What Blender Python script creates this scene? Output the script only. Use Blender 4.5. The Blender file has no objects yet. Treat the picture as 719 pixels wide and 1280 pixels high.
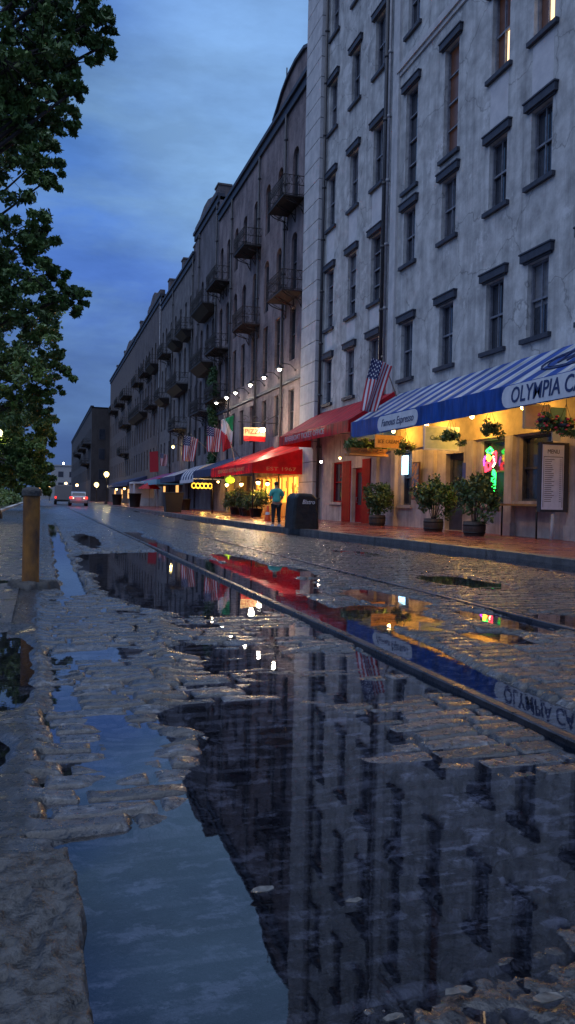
import bpy, bmesh, math, random
import numpy as np
from mathutils import Vector, Matrix
random.seed(7); rng = np.random.default_rng(11)
R = math.radians
scene = bpy.context.scene
col = scene.collection

# ------------------------------------------------------------------ camera
cam_d = bpy.data.cameras.new('camera'); cam = bpy.data.objects.new('camera', cam_d); col.objects.link(cam)
yaw, pitch, roll = R(17.34), R(-0.79), R(1.2)
Fv = Vector((math.sin(yaw)*math.cos(pitch), math.cos(yaw)*math.cos(pitch), math.sin(pitch)))
R0 = Vector((math.cos(yaw), -math.sin(yaw), 0)); U0 = R0.cross(Fv)
Rv = R0*math.cos(roll)+U0*math.sin(roll); Uv = -R0*math.sin(roll)+U0*math.cos(roll)
m = Matrix((Rv, Uv, -Fv)).transposed().to_4x4(); m.translation = (0, 0, 1.0)
cam.matrix_world = m
cam_d.sensor_fit = 'VERTICAL'; cam_d.sensor_height = 36; cam_d.lens = 36*985/1280
cam_d.clip_start = 0.05; cam_d.clip_end = 3000
scene.camera = cam

# ------------------------------------------------------------------ world: dusk sky with soft cloud
W = bpy.data.worlds.new('World'); scene.world = W; W.use_nodes = True
nt = W.node_tree; nt.nodes.clear()
def N(t, **k):
    n = nt.nodes.new(t)
    for a, b in k.items(): setattr(n, a, b)
    return n
out = N('ShaderNodeOutputWorld'); add = N('ShaderNodeAddShader')
bg1 = N('ShaderNodeBackground'); bg2 = N('ShaderNodeBackground')
sky = N('ShaderNodeTexSky'); sky.sky_type = 'NISHITA'; sky.sun_disc = False
sky.sun_elevation = R(2); sky.sun_rotation = R(250); sky.ozone_density = 4
bg1.inputs[1].default_value = 0.008
tc = N('ShaderNodeTexCoord'); sep = N('ShaderNodeSeparateXYZ')
ramp = N('ShaderNodeValToRGB')
e = ramp.color_ramp.elements
e[0].position = 0.0; e[0].color = (.048, .092, .215, 1)
e[1].position = 1.0; e[1].color = (1.05, 1.20, 1.55, 1)
for p, c in ((.06, (.052, .102, .265, 1)), (.15, (.072, .145, .40, 1)), (.27, (.075, .175, .53, 1)), (.42, (.085, .22, .58, 1)), (.46, (.065, .17, .50, 1)), (.60, (.055, .145, .47, 1)), (.74, (.72, .92, 1.38, 1))):
    q = e.new(p); q.color = c
mp = N('ShaderNodeMapping'); mp.inputs['Scale'].default_value = (1.3, 1.3, 4.2)
ns = N('ShaderNodeTexNoise'); ns.inputs['Scale'].default_value = 3.1; ns.inputs['Detail'].default_value = 8; ns.inputs['Roughness'].default_value = .58; ns.inputs['Distortion'].default_value = .35
nr = N('ShaderNodeMapRange'); nr.inputs[1].default_value = .40; nr.inputs[2].default_value = .64; nr.inputs[3].default_value = 0; nr.inputs[4].default_value = .8
mixc = N('ShaderNodeMixRGB'); mixc.blend_type = 'MIX'; mixc.inputs[2].default_value = (.15, .28, .48, 1)
# paler break in the cloud, low over the roofs
dotn = N('ShaderNodeVectorMath', operation='DOT_PRODUCT'); dotn.inputs[1].default_value = Vector((.285, .85, .44)).normalized()
gr_ = N('ShaderNodeMapRange'); gr_.inputs[1].default_value = .955; gr_.inputs[2].default_value = .9995; gr_.inputs[3].default_value = 0; gr_.inputs[4].default_value = .75
gr_.interpolation_type = 'SMOOTHERSTEP'
mix2 = N('ShaderNodeMixRGB'); mix2.inputs[2].default_value = (.24, .44, .76, 1)
L = nt.links.new
L(tc.outputs['Generated'], sep.inputs[0]); L(sep.outputs['Z'], ramp.inputs[0])
L(tc.outputs['Generated'], mp.inputs[0]); L(mp.outputs[0], ns.inputs['Vector']); L(ns.outputs['Fac'], nr.inputs[0])
mulf = N('ShaderNodeMath', operation='MULTIPLY'); zr = N('ShaderNodeMapRange'); zr.inputs[1].default_value = .02; zr.inputs[2].default_value = .3; zr.inputs[3].default_value = .15; zr.inputs[4].default_value = 1
L(sep.outputs['Z'], zr.inputs[0]); L(nr.outputs[0], mulf.inputs[0]); L(zr.outputs[0], mulf.inputs[1])
zd = N('ShaderNodeMapRange'); zd.inputs[1].default_value = .42; zd.inputs[2].default_value = .56; zd.inputs[3].default_value = 1; zd.inputs[4].default_value = .2
md = N('ShaderNodeMath', operation='MULTIPLY'); L(sep.outputs['Z'], zd.inputs[0]); L(mulf.outputs[0], md.inputs[0]); L(zd.outputs[0], md.inputs[1]); L(md.outputs[0], mixc.inputs[0]); L(ramp.outputs[0], mixc.inputs[1])
L(tc.outputs['Generated'], dotn.inputs[0]); L(dotn.outputs['Value'], gr_.inputs[0]); L(gr_.outputs[0], mix2.inputs[0]); L(mixc.outputs[0], mix2.inputs[1])
ns2 = N('ShaderNodeTexNoise'); ns2.inputs['Scale'].default_value = 5.5; ns2.inputs['Detail'].default_value = 8; ns2.inputs['Roughness'].default_value = .6
mp2 = N('ShaderNodeMapping'); mp2.inputs['Scale'].default_value = (1, 1, 3.0); mp2.inputs['Location'].default_value = (3, 1, 7); L(tc.outputs['Generated'], mp2.inputs[0]); L(mp2.outputs[0], ns2.inputs['Vector'])
dk = N('ShaderNodeMapRange'); dk.inputs[1].default_value = .36; dk.inputs[2].default_value = .66; dk.inputs[3].default_value = .84; dk.inputs[4].default_value = 1.16; L(ns2.outputs['Fac'], dk.inputs[0])
sc_ = N('ShaderNodeVectorMath', operation='SCALE'); L(mix2.outputs[0], sc_.inputs[0]); L(dk.outputs[0], sc_.inputs['Scale'])
L(sky.outputs[0], bg1.inputs[0]); L(sc_.outputs[0], bg2.inputs[0]); bg2.inputs[1].default_value = 0.84
L(bg1.outputs[0], add.inputs[0]); L(bg2.outputs[0], add.inputs[1]); L(add.outputs[0], out.inputs[0])
# weak soft after-glow
sd = bpy.data.lights.new('sun', 'SUN'); sd.energy = 0.25; sd.angle = R(25); sd.color = (.86, .92, 1)
so = bpy.data.objects.new('sun', sd); col.objects.link(so)
so.rotation_euler = Vector((.75, .45, -.62)).to_track_quat('-Z', 'Y').to_euler()
scene.view_settings.view_transform = 'Standard'; scene.view_settings.look = 'None'
scene.view_settings.exposure = 0.35; scene.view_settings.gamma = 1; scene.view_settings.use_curve_mapping = False

# ------------------------------------------------------------------ materials
def mat(name, c=(.5, .5, .5), c2=None, rough=.6, scale=4, bump=0., bscale=None, metal=0, spec=.5, stretch=(1, 1, 1), detail=6, lo=.35, hi=.65, emit=None, es=0, rough2=None, streak=None, bdist=.02):
    M = bpy.data.materials.new(name); M.use_nodes = True
    t = M.node_tree; b = t.nodes['Principled BSDF']
    b.inputs['Base Color'].default_value = (*c, 1); b.inputs['Roughness'].default_value = rough
    b.inputs['Metallic'].default_value = metal; b.inputs['Specular IOR Level'].default_value = spec
    if emit: b.inputs['Emission Color'].default_value = (*emit, 1); b.inputs['Emission Strength'].default_value = es
    g = t.nodes.new('ShaderNodeNewGeometry'); mpn = t.nodes.new('ShaderNodeMapping'); mpn.inputs['Scale'].default_value = stretch
    t.links.new(g.outputs['Position'], mpn.inputs[0])
    if c2:
        n = t.nodes.new('ShaderNodeTexNoise'); n.inputs['Scale'].default_value = scale; n.inputs['Detail'].default_value = detail; n.inputs['Roughness'].default_value = .62
        r = t.nodes.new('ShaderNodeMapRange'); r.inputs[1].default_value = lo; r.inputs[2].default_value = hi
        x = t.nodes.new('ShaderNodeMixRGB'); x.inputs[1].default_value = (*c, 1); x.inputs[2].default_value = (*c2, 1)
        t.links.new(mpn.outputs[0], n.inputs['Vector']); t.links.new(n.outputs['Fac'], r.inputs[0]); t.links.new(r.outputs[0], x.inputs[0])
        last = x.outputs[0]
        if streak:
            m2 = t.nodes.new('ShaderNodeMapping'); m2.inputs['Scale'].default_value = (2.2, 2.2, .16)
            n2 = t.nodes.new('ShaderNodeTexNoise'); n2.inputs['Scale'].default_value = 1.1; n2.inputs['Detail'].default_value = 8; n2.inputs['Roughness'].default_value = .7
            r2 = t.nodes.new('ShaderNodeMapRange'); r2.inputs[1].default_value = .47; r2.inputs[2].default_value = .72; r2.inputs[4].default_value = streak[1]
            y = t.nodes.new('ShaderNodeMixRGB'); y.inputs[2].default_value = (*streak[0], 1)
            t.links.new(g.outputs['Position'], m2.inputs[0]); t.links.new(m2.outputs[0], n2.inputs['Vector']); t.links.new(n2.outputs['Fac'], r2.inputs[0])
            t.links.new(r2.outputs[0], y.inputs[0]); t.links.new(last, y.inputs[1]); last = y.outputs[0]
        t.links.new(last, b.inputs['Base Color'])
        if rough2 is not None:
            q = t.nodes.new('ShaderNodeMapRange'); q.inputs[1].default_value = lo; q.inputs[2].default_value = hi; q.inputs[3].default_value = rough; q.inputs[4].default_value = rough2
            t.links.new(n.outputs['Fac'], q.inputs[0]); t.links.new(q.outputs[0], b.inputs['Roughness'])
    if bump:
        n = t.nodes.new('ShaderNodeTexNoise'); n.inputs['Scale'].default_value = bscale or scale*4; n.inputs['Detail'].default_value = 5
        bp = t.nodes.new('ShaderNodeBump'); bp.inputs['Strength'].default_value = bump; bp.inputs['Distance'].default_value = bdist
        t.links.new(mpn.outputs[0], n.inputs['Vector']); t.links.new(n.outputs['Fac'], bp.inputs['Height']); t.links.new(bp.outputs[0], b.inputs['Normal'])
    return M
def brickmat(name, c, c2, mortar, bw=.22, bh=.075, rough=.8, msize=.012, axes='YZ', bump=.5, patch=None, rough_n=None):
    M = bpy.data.materials.new(name); M.use_nodes = True
    t = M.node_tree; b = t.nodes['Principled BSDF']; b.inputs['Roughness'].default_value = rough
    g = t.nodes.new('ShaderNodeNewGeometry'); s = t.nodes.new('ShaderNodeSeparateXYZ'); cb = t.nodes.new('ShaderNodeCombineXYZ')
    t.links.new(g.outputs['Position'], s.inputs[0])
    if axes == 'YZ':
        ad = t.nodes.new('ShaderNodeMath'); t.links.new(s.outputs['X'], ad.inputs[0]); t.links.new(s.outputs['Y'], ad.inputs[1]); t.links.new(ad.outputs[0], cb.inputs[0]); t.links.new(s.outputs['Z'], cb.inputs[1])
    else:
        t.links.new(s.outputs['Y'], cb.inputs[0]); t.links.new(s.outputs['X'], cb.inputs[1])
    br = t.nodes.new('ShaderNodeTexBrick'); br.inputs['Scale'].default_value = 1; br.inputs['Brick Width'].default_value = bw; br.inputs['Row Height'].default_value = bh
    br.inputs['Mortar Size'].default_value = msize; br.inputs['Color1'].default_value = (*c, 1); br.inputs['Color2'].default_value = (*c2, 1); br.inputs['Mortar'].default_value = (*mortar, 1)
    t.links.new(cb.outputs[0], br.inputs['Vector']); last = br.outputs['Color']
    n = t.nodes.new('ShaderNodeTexNoise'); n.inputs['Scale'].default_value = .9; n.inputs['Detail'].default_value = 9; n.inputs['Roughness'].default_value = .68
    mm = t.nodes.new('ShaderNodeMapping'); mm.inputs['Scale'].default_value = (1, 1, .45) if axes == 'YZ' else (1, 1, 1)
    t.links.new(g.outputs['Position'], mm.inputs[0]); t.links.new(mm.outputs[0], n.inputs['Vector'])
    if patch:
        r = t.nodes.new('ShaderNodeMapRange'); r.inputs[1].default_value = .44; r.inputs[2].default_value = .6; r.inputs[4].default_value = patch[1]
        x = t.nodes.new('ShaderNodeMixRGB'); x.inputs[2].default_value = (*patch[0], 1)
        t.links.new(n.outputs['Fac'], r.inputs[0]); t.links.new(r.outputs[0], x.inputs[0]); t.links.new(last, x.inputs[1]); last = x.outputs[0]
    t.links.new(last, b.inputs['Base Color'])
    if rough_n:
        q = t.nodes.new('ShaderNodeMapRange'); q.inputs[1].default_value = .4; q.inputs[2].default_value = .6; q.inputs[3].default_value = rough_n[0]; q.inputs[4].default_value = rough_n[1]
        t.links.new(n.outputs['Fac'], q.inputs[0]); t.links.new(q.outputs[0], b.inputs['Roughness'])
    bp = t.nodes.new('ShaderNodeBump'); bp.inputs['Strength'].default_value = bump; bp.inputs['Distance'].default_value = .01; bp.invert = True
    t.links.new(br.outputs['Fac'], bp.inputs['Height']); t.links.new(bp.outputs[0], b.inputs['Normal'])
    return M
def emat(name, c, s):
    M = bpy.data.materials.new(name); M.use_nodes = True; b = M.node_tree.nodes['Principled BSDF']
    b.inputs['Base Color'].default_value = (*c, 1); b.inputs['Emission Color'].default_value = (*c, 1); b.inputs['Emission Strength'].default_value = s
    return M

MT = dict(
 stucco=mat('pale_stucco', (.57, .57, .56), (.30, .30, .30), .85, 1.5, .5, 9, detail=14, lo=.37, hi=.67, streak=((.15, .15, .155), .6)),
 stucco_lt=mat('infill_stucco', (.60, .59, .60), (.48, .48, .50), .85, 2.0, .3, 12),
 quoin=mat('quoin_stone', (.56, .55, .55), (.40, .40, .41), .8, 1.6, .3, 10, streak=((.26, .26, .28), .5)),
 stucco_low=mat('lower_stucco', (.55, .47, .43), (.34, .29, .28), .7, 1.6, .3, 9, streak=((.13, .11, .11), .7)),
 trim=mat('dark_trim', (.022, .026, .040), (.04, .045, .065), .6, 5, .2),
 sash=mat('sash_paint', (.22, .23, .27), (.12, .13, .16), .5, 6),
 sash_dark=mat('dark_sash_paint', (.06, .06, .075), (.03, .03, .04), .5, 6),
 shutter=mat('red_brown_shutter', (.10, .035, .03), (.05, .02, .02), .6, 5),
 glass=mat('window_glass', (.020, .026, .040), (.045, .052, .07), .05, 1.1, .25, .9, spec=.9, bdist=.015),
 blind=mat('half_drawn_blind', (.20, .20, .22), (.14, .14, .15), .35, 2, stretch=(1, 1, 6), spec=.8), curtain=mat('grey_curtain', (.085, .085, .10), (.05, .05, .06), .3, 3, stretch=(6, 6, 1), spec=.8),
 brown=brickmat('rubble_brown', (.17, .125, .125), (.10, .075, .08), (.13, .105, .105), .34, .13, patch=((.29, .23, .23), .75)),
 gray=brickmat('grey_brick', (.10, .08, .082), (.062, .05, .054), (.12, .115, .125), .26, .1, patch=((.20, .18, .20), .7)),
 dark=brickmat('dark_brick', (.085, .058, .052), (.055, .038, .036), (.12, .11, .11), .26, .1, patch=((.17, .14, .14), .6)),
 soot=brickmat('sooty_brick', (.055, .045, .045), (.04, .032, .032), (.05, .045, .045), .26, .1, patch=((.08, .07, .07), .6)),
 dim=brickmat('umber_brick', (.11, .078, .066), (.07, .05, .044), (.15, .13, .13), .26, .1, patch=((.15, .125, .12), .6)),
 plaster=mat('blue_grey_plaster', (.19, .175, .18), (.085, .075, .078), .85, 1.2, .4, 8, detail=10, streak=((.07, .065, .07), .8)),
 iron=mat('wrought_iron', (.008, .007, .008), (.02, .014, .012), .6, 7),
 rusty=mat('rusty_iron', (.055, .028, .02), (.02, .016, .016), .7, 7),
 pipe=mat('downpipe_paint', (.055, .055, .065), (.03, .03, .035), .5, 4),
 pipe_lt=mat('grey_pipe', (.30, .30, .32), (.2, .2, .22), .5, 4),
 blue=mat('blue_canvas', (.012, .085, .42), (.018, .10, .48), .55, 3, .12, 30),
 white=mat('white_canvas', (.60, .68, .76), (.48, .55, .64), .55, 3, .12, 30),
 red=mat('red_canvas', (.82, .012, .016), (.70, .010, .014), .42, 3, .12, 30),
 red_deep=mat('deep_red_canvas', (.66, .016, .035), (.52, .014, .028), .5, 3, .15, 20),
 navy=mat('navy_canvas', (.015, .03, .10), (.02, .04, .14), .6, 3),
 teal_c=mat('pale_blue_canvas', (.12, .30, .42), None, .6),
 ink=mat('navy_lettering', (.015, .035, .13), None, .6),
 paper=mat('pale_banner', (.62, .66, .72), (.5, .55, .62), .6, 4),
 pinkink=mat('faded_white_lettering', (.62, .38, .42), None, .6),
 gold=mat('gold_lettering', (.62, .33, .12), None, .5),
 redpaint=mat('red_door_paint', (.36, .003, .006), (.24, .002, .004), .75, 3, spec=.2),
 wood=mat('warm_sign_wood', (.45, .22, .07), (.32, .15, .05), .6, 6),
 signgreen=mat('pale_green_sign', (.38, .42, .32), (.28, .33, .26), .6, 5),
 signpink=mat('faded_pink_sign', (.42, .24, .18), (.33, .2, .15), .6, 5),
 signteal=mat('dull_teal_sign', (.08, .2, .18), (.06, .14, .13), .6, 5),
 barrel=mat('barrel_wood', (.075, .045, .032), (.035, .022, .018), .6, 8, .4, 20, stretch=(6, 6, .6)),
 black=mat('black_vinyl', (.006, .006, .007), (.012, .012, .014), .55, 3, .5, 5, bdist=.05),
 plastic=mat('black_planter', (.008, .007, .007), (.014, .012, .012), .5, 5),
 leaf=mat('shrub_leaf', (.035, .075, .022), (.09, .15, .04), .5, 3.2, lo=.3, hi=.7),
 leaf_t=mat('oak_leaf', (.045, .09, .022), (.19, .30, .07), .5, 1.5, lo=.35, hi=.7),
 leaf_y=mat('basket_leaf', (.10, .16, .03), (.05, .10, .025), .5, 5),
 ivy=mat('ivy_leaf', (.035, .10, .02), (.02, .06, .018), .6, 3),
 bark=mat('bark', (.05, .04, .035), (.025, .02, .018), .9, 6, .8, 14, stretch=(1, 1, .3)),
 flower=mat('red_flower', (.62, .03, .05), None, .5),
 ochre=mat('rusted_ochre_steel', (.30, .12, .016), (.06, .028, .014), .6, 5.5, .4, 18, stretch=(1, 1, .5)),
 concrete=mat('old_concrete', (.065, .06, .055), (.03, .028, .026), .7, 6, .8, 25),
 kerbstone=mat('granite_kerb', (.10, .095, .10), (.05, .048, .05), .32, 4, .5, 20, rough2=.5),
 roofing=mat('roof_felt', (.05, .05, .055), (.035, .035, .04), .9, 3),
 cream=mat('cream_wall', (.44, .42, .39), (.36, .34, .32), .8, 2),
 rail=mat('steel_rail', (.045, .045, .052), (.10, .10, .115), .22, 5, .25, 30, metal=.75, rough2=.45),
 carpaint=mat('silver_paint', (.42, .43, .46), None, .3, metal=.3),
 vanpaint=mat('grey_van_paint', (.2, .2, .21), None, .4),
 tyre=mat('rubber', (.015, .015, .015), None, .8),
 chrome=mat('wheel_metal', (.3, .3, .3), None, .35, metal=.8),
 skin=mat('skin', (.36, .2, .14), None, .55),
 hair=mat('brown_hair', (.05, .028, .018), None, .6),
 teal=mat('teal_shirt', (.10, .52, .42), (.08, .44, .36), .75, 6),
 trousers=mat('dark_trousers', (.02, .022, .03), None, .8),
 orange=mat('orange_cone', (.7, .08, .01), None, .5),
 flagred=mat('flag_red', (.40, .02, .035), None, .7), flagwhite=mat('flag_white', (.55, .55, .60), None, .7),
 flagblue=mat('flag_blue', (.012, .018, .09), None, .7), flaggreen=mat('flag_green', (.0, .20, .09), None, .7),
 pole=mat('flag_pole', (.30, .24, .18), None, .5),
 buff=mat('buff_render', (.58, .43, .20), (.42, .31, .15), .7, 3),
 poster=mat('poster_print', (.04, .09, .25), (.45, .22, .08), .4, 5, lo=.48, hi=.52),
 bluep=mat('blue_panel', (.02, .06, .38), None, .5),
 board=mat('menu_sheet', (.74, .74, .84), (.62, .62, .74), .5, 6),
 boardframe=mat('board_frame', (.05, .045, .05), None, .5),
 interior=mat('warm_interior', (.45, .22, .07), (.25, .10, .03), .7, 2, emit=(1, .42, .05), es=1.5),
 interior2=mat('bright_yellow_wall', (.6, .4, .08), (.5, .25, .05), .7, 2, emit=(1, .62, .12), es=2.2),
 bulb=emat('warm_bulb', (1, .60, .22), 14), bulbw=emat('white_bulb', (1, .93, .8), 30), globe=emat('lamp_globe', (1, .78, .35), 3.2),
 globe_far=emat('yellow_globe', (1, .74, .25), 3.2),
 tail=emat('tail_light', (1, .03, .02), 2.2), tailw=emat('reversing_light', (1, .55, .4), 2.5),
 neon_g=emat('green_neon', (.02, 1, .12), 4), neon_r=emat('red_neon', (1, .03, .06), 4), neon_w=emat('pale_neon', (1, .9, .5), 4), neon_y=emat('yellow_neon', (1, .6, .05), 4), neon_v=emat('violet_neon', (.5, .05, .8), 3),
 neon_b=emat('ice_blue_lightbox', (.35, .70, 1), 3.2),
 warmpane=emat('lit_window_strip', (1, .66, .34), 1.5), dimpane=mat('curtained_pane', (.10, .06, .05), (.05, .035, .035), .3, 3, emit=(1, .4, .15), es=.012),
 yellowlit=emat('lit_yellow_sign', (1, .55, .05), 1.3), signlit=emat('lit_sign_face', (1, .66, .34), .8), farlit=emat('far_lit_window', (1, .5, .15), 1.0),
 lime=emat('lime_lantern', (.55, 1, .05), .8),
)
# old plaster: hairline cracks and a few rubbed patches
t_ = MT['stucco'].node_tree; b_ = t_.nodes['Principled BSDF']; src = b_.inputs['Base Color'].links[0].from_socket
g_ = t_.nodes.new('ShaderNodeNewGeometry'); nd = t_.nodes.new('ShaderNodeTexNoise'); nd.inputs['Scale'].default_value = 1.2; nd.inputs['Detail'].default_value = 6
va = t_.nodes.new('ShaderNodeVectorMath'); va.operation = 'ADD'; vo = t_.nodes.new('ShaderNodeTexVoronoi'); vo.feature = 'DISTANCE_TO_EDGE'; vo.inputs['Scale'].default_value = .33
t_.links.new(g_.outputs['Position'], nd.inputs['Vector']); t_.links.new(g_.outputs['Position'], va.inputs[0]); t_.links.new(nd.outputs['Color'], va.inputs[1]); t_.links.new(va.outputs[0], vo.inputs['Vector'])
rc = t_.nodes.new('ShaderNodeMapRange'); rc.inputs[1].default_value = .0; rc.inputs[2].default_value = .010; rc.inputs[3].default_value = .6; rc.inputs[4].default_value = 0
x_ = t_.nodes.new('ShaderNodeMixRGB'); x_.inputs[2].default_value = (.12, .12, .12, 1); t_.links.new(vo.outputs['Distance'], rc.inputs[0]); t_.links.new(rc.outputs[0], x_.inputs[0]); t_.links.new(src, x_.inputs[1])
n3 = t_.nodes.new('ShaderNodeTexNoise'); n3.inputs['Scale'].default_value = .55; n3.inputs['Detail'].default_value = 10; n3.inputs['Roughness'].default_value = .7; t_.links.new(g_.outputs['Position'], n3.inputs['Vector'])
r3 = t_.nodes.new('ShaderNodeMapRange'); r3.inputs[1].default_value = .60; r3.inputs[2].default_value = .64; r3.inputs[4].default_value = .55; x3 = t_.nodes.new('ShaderNodeMixRGB'); x3.inputs[2].default_value = (.68, .68, .68, 1)
t_.links.new(n3.outputs['Fac'], r3.inputs[0]); t_.links.new(r3.outputs[0], x3.inputs[0]); t_.links.new(x_.outputs[0], x3.inputs[1]); t_.links.new(x3.outputs[0], b_.inputs['Base Color'])
for k_ in ('red', 'red_deep', 'blue', 'white', 'navy'):
    M_ = MT[k_]; t_ = M_.node_tree; b_ = t_.nodes['Principled BSDF']; o_ = t_.nodes['Material Output']
    tl = t_.nodes.new('ShaderNodeBsdfTranslucent'); ms = t_.nodes.new('ShaderNodeMixShader'); ms.inputs[0].default_value = {'red': .5, 'navy': .1}.get(k_, .34)
    src = b_.inputs['Base Color'].links[0].from_socket
    n_ = t_.nodes.new('ShaderNodeTexNoise'); n_.inputs['Scale'].default_value = 1.6; n_.inputs['Detail'].default_value = 8; g_ = t_.nodes.new('ShaderNodeNewGeometry')
    m_ = t_.nodes.new('ShaderNodeMapping'); m_.inputs['Scale'].default_value = (.5, 2.2, .5); r_ = t_.nodes.new('ShaderNodeMapRange'); r_.inputs[1].default_value = .42; r_.inputs[2].default_value = .62; r_.inputs[3].default_value = 1.08; r_.inputs[4].default_value = .62
    v_ = t_.nodes.new('ShaderNodeVectorMath'); v_.operation = 'SCALE'
    t_.links.new(g_.outputs['Position'], m_.inputs[0]); t_.links.new(m_.outputs[0], n_.inputs['Vector']); t_.links.new(n_.outputs['Fac'], r_.inputs[0]); t_.links.new(src, v_.inputs[0]); t_.links.new(r_.outputs[0], v_.inputs['Scale'])
    t_.links.new(v_.outputs[0], b_.inputs['Base Color']); t_.links.new(v_.outputs[0], tl.inputs[0])
    n2_ = t_.nodes.new('ShaderNodeTexNoise'); n2_.inputs['Scale'].default_value = 2.4; n2_.inputs['Detail'].default_value = 3; bp_ = t_.nodes.new('ShaderNodeBump'); bp_.inputs['Strength'].default_value = .7; bp_.inputs['Distance'].default_value = .06
    t_.links.new(m_.outputs[0], n2_.inputs['Vector']); t_.links.new(n2_.outputs['Fac'], bp_.inputs['Height']); t_.links.new(bp_.outputs[0], b_.inputs['Normal']); t_.links.new(bp_.outputs[0], tl.inputs['Normal'])
    t_.links.new(b_.outputs[0], ms.inputs[1]); t_.links.new(tl.outputs[0], ms.inputs[2]); t_.links.new(ms.outputs[0], o_.inputs[0])
def darkleaf(M):
    return M

# ------------------------------------------------------------------ mesh builder
WL = {}
def wl(o):
    v = Vector((0, 0, 0))
    while o is not None: v = v+o.location; o = o.parent
    return v
class MB:
    def __init__(s): s.v = []; s.f = []; s.mi = []; s.sm = []
    def add(s, vs, fs, mi=0, smooth=False):
        b = len(s.v); s.v += [tuple(v) for v in vs]; s.f += [tuple(b+i for i in f) for f in fs]; s.mi += [mi]*len(fs); s.sm += [smooth]*len(fs); return s
    def box(s, a, b, mi=0):
        x0, x1 = sorted((a[0], b[0])); y0, y1 = sorted((a[1], b[1])); z0, z1 = sorted((a[2], b[2]))
        return s.add([(x0,y0,z0),(x1,y0,z0),(x1,y1,z0),(x0,y1,z0),(x0,y0,z1),(x1,y0,z1),(x1,y1,z1),(x0,y1,z1)],
            [(0,3,2,1),(4,5,6,7),(0,1,5,4),(1,2,6,5),(2,3,7,6),(3,0,4,7)], mi)
    def hexa(s, p, mi=0):   # 8 points bottom ring ccw, top ring
        return s.add(p, [(0,3,2,1),(4,5,6,7),(0,1,5,4),(1,2,6,5),(2,3,7,6),(3,0,4,7)], mi)
    def tube(s, p0, p1, r, r1=None, n=8, mi=0, smooth=True):
        p0 = Vector(p0); p1 = Vector(p1); d = (p1-p0)
        if d.length < 1e-6: return s
        d.normalize(); a = d.orthogonal().normalized(); b = d.cross(a); r1 = r if r1 is None else r1
        vs = [p0+(a*math.cos(t)+b*math.sin(t))*r for t in [2*math.pi*i/n for i in range(n)]]
        vs += [p1+(a*math.cos(t)+b*math.sin(t))*r1 for t in [2*math.pi*i/n for i in range(n)]]
        s.add(vs, [(i, (i+1) % n, n+(i+1) % n, n+i) for i in range(n)], mi, smooth)
        s.add([], [], mi); k = len(s.v)-2*n
        s.f += [tuple(k+i for i in reversed(range(n))), tuple(k+n+i for i in range(n))]; s.mi += [mi, mi]; s.sm += [False, False]
        return s
    def path(s, pts, r, n=6, mi=0):
        for a, b in zip(pts, pts[1:]): s.tube(a, b, r, n=n, mi=mi)
        return s
    def lathe(s, c, prof, n=16, mi=0, smooth=True):
        c = Vector(c); vs = []
        for r, z in prof:
            vs += [(c.x+r*math.cos(2*math.pi*i/n), c.y+r*math.sin(2*math.pi*i/n), c.z+z) for i in range(n)]
        fs = []
        for j in range(len(prof)-1):
            fs += [(j*n+i, j*n+(i+1) % n, (j+1)*n+(i+1) % n, (j+1)*n+i) for i in range(n)]
        s.add(vs, fs, mi, smooth)
        return s.add([(c.x+prof[0][0]*math.cos(2*math.pi*i/n), c.y+prof[0][0]*math.sin(2*math.pi*i/n), c.z+prof[0][1]) for i in reversed(range(n))], [tuple(range(n))], mi).add(
            [(c.x+prof[-1][0]*math.cos(2*math.pi*i/n), c.y+prof[-1][0]*math.sin(2*math.pi*i/n), c.z+prof[-1][1]) for i in range(n)], [tuple(range(n))], mi)
    def ball(s, c, r, n=12, mi=0, sz=1):
        return s.lathe(c, [(max(r*math.sin(math.pi*k/8), r*.02), -r*sz*math.cos(math.pi*k/8)) for k in range(9)], n, mi)
    def prism(s, pts, off, mi=0):     # polygon + extrusion vector
        n = len(pts); off = Vector(off); a = [Vector(p) for p in pts]
        return s.add(a+[p+off for p in a], [tuple(range(n)), tuple(reversed(range(n, 2*n)))]+[(i, n+i, n+(i+1) % n, (i+1) % n) for i in range(n)], mi)
    def mesh(s, name, mats, off=Vector((0, 0, 0))):
        me = bpy.data.meshes.new(name)
        me.from_pydata([(v[0]-off.x, v[1]-off.y, v[2]-off.z) for v in s.v], [], s.f)
        for mm in (mats if isinstance(mats, (list, tuple)) else [mats]): me.materials.append(mm)
        me.polygons.foreach_set('material_index', s.mi); me.polygons.foreach_set('use_smooth', s.sm); me.update()
        return me
    def build(s, name, mats, parent=None, bevel=0):
        me = s.mesh(name, mats, wl(parent) if parent else Vector((0, 0, 0)))
        bm = bmesh.new(); bm.from_mesh(me); bmesh.ops.recalc_face_normals(bm, faces=bm.faces); bm.to_mesh(me); bm.free()
        return inst(name, me, parent, (0, 0, 0), bevel)
def inst(name, me, parent=None, loc=(0, 0, 0), bevel=0):
    o = bpy.data.objects.new(name, me); col.objects.link(o); o.parent = parent; o.location = loc
    if bevel:
        b = o.modifiers.new('bevel', 'BEVEL'); b.width = bevel; b.segments = 2; b.limit_method = 'ANGLE'
    return o
def thing(name, label, cat, loc=(0, 0, 0), group=None):
    o = bpy.data.objects.new(name, None); col.objects.link(o); o.location = loc; o.empty_display_size = .1
    return tag(o, label, cat, group)
def tag(o, label=None, cat=None, group=None, kind=None):
    if label: o['label'] = label
    if cat: o['category'] = cat
    if group: o['group'] = group
    if kind: o['kind'] = kind
    return o
def struct(o): o['kind'] = 'structure'; return o
def copy_tree(o, parent=None):
    c = o.copy(); col.objects.link(c)
    if parent is not None: c.parent = parent
    for ch in list(o.children): copy_tree(ch, c)
    return c
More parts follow.
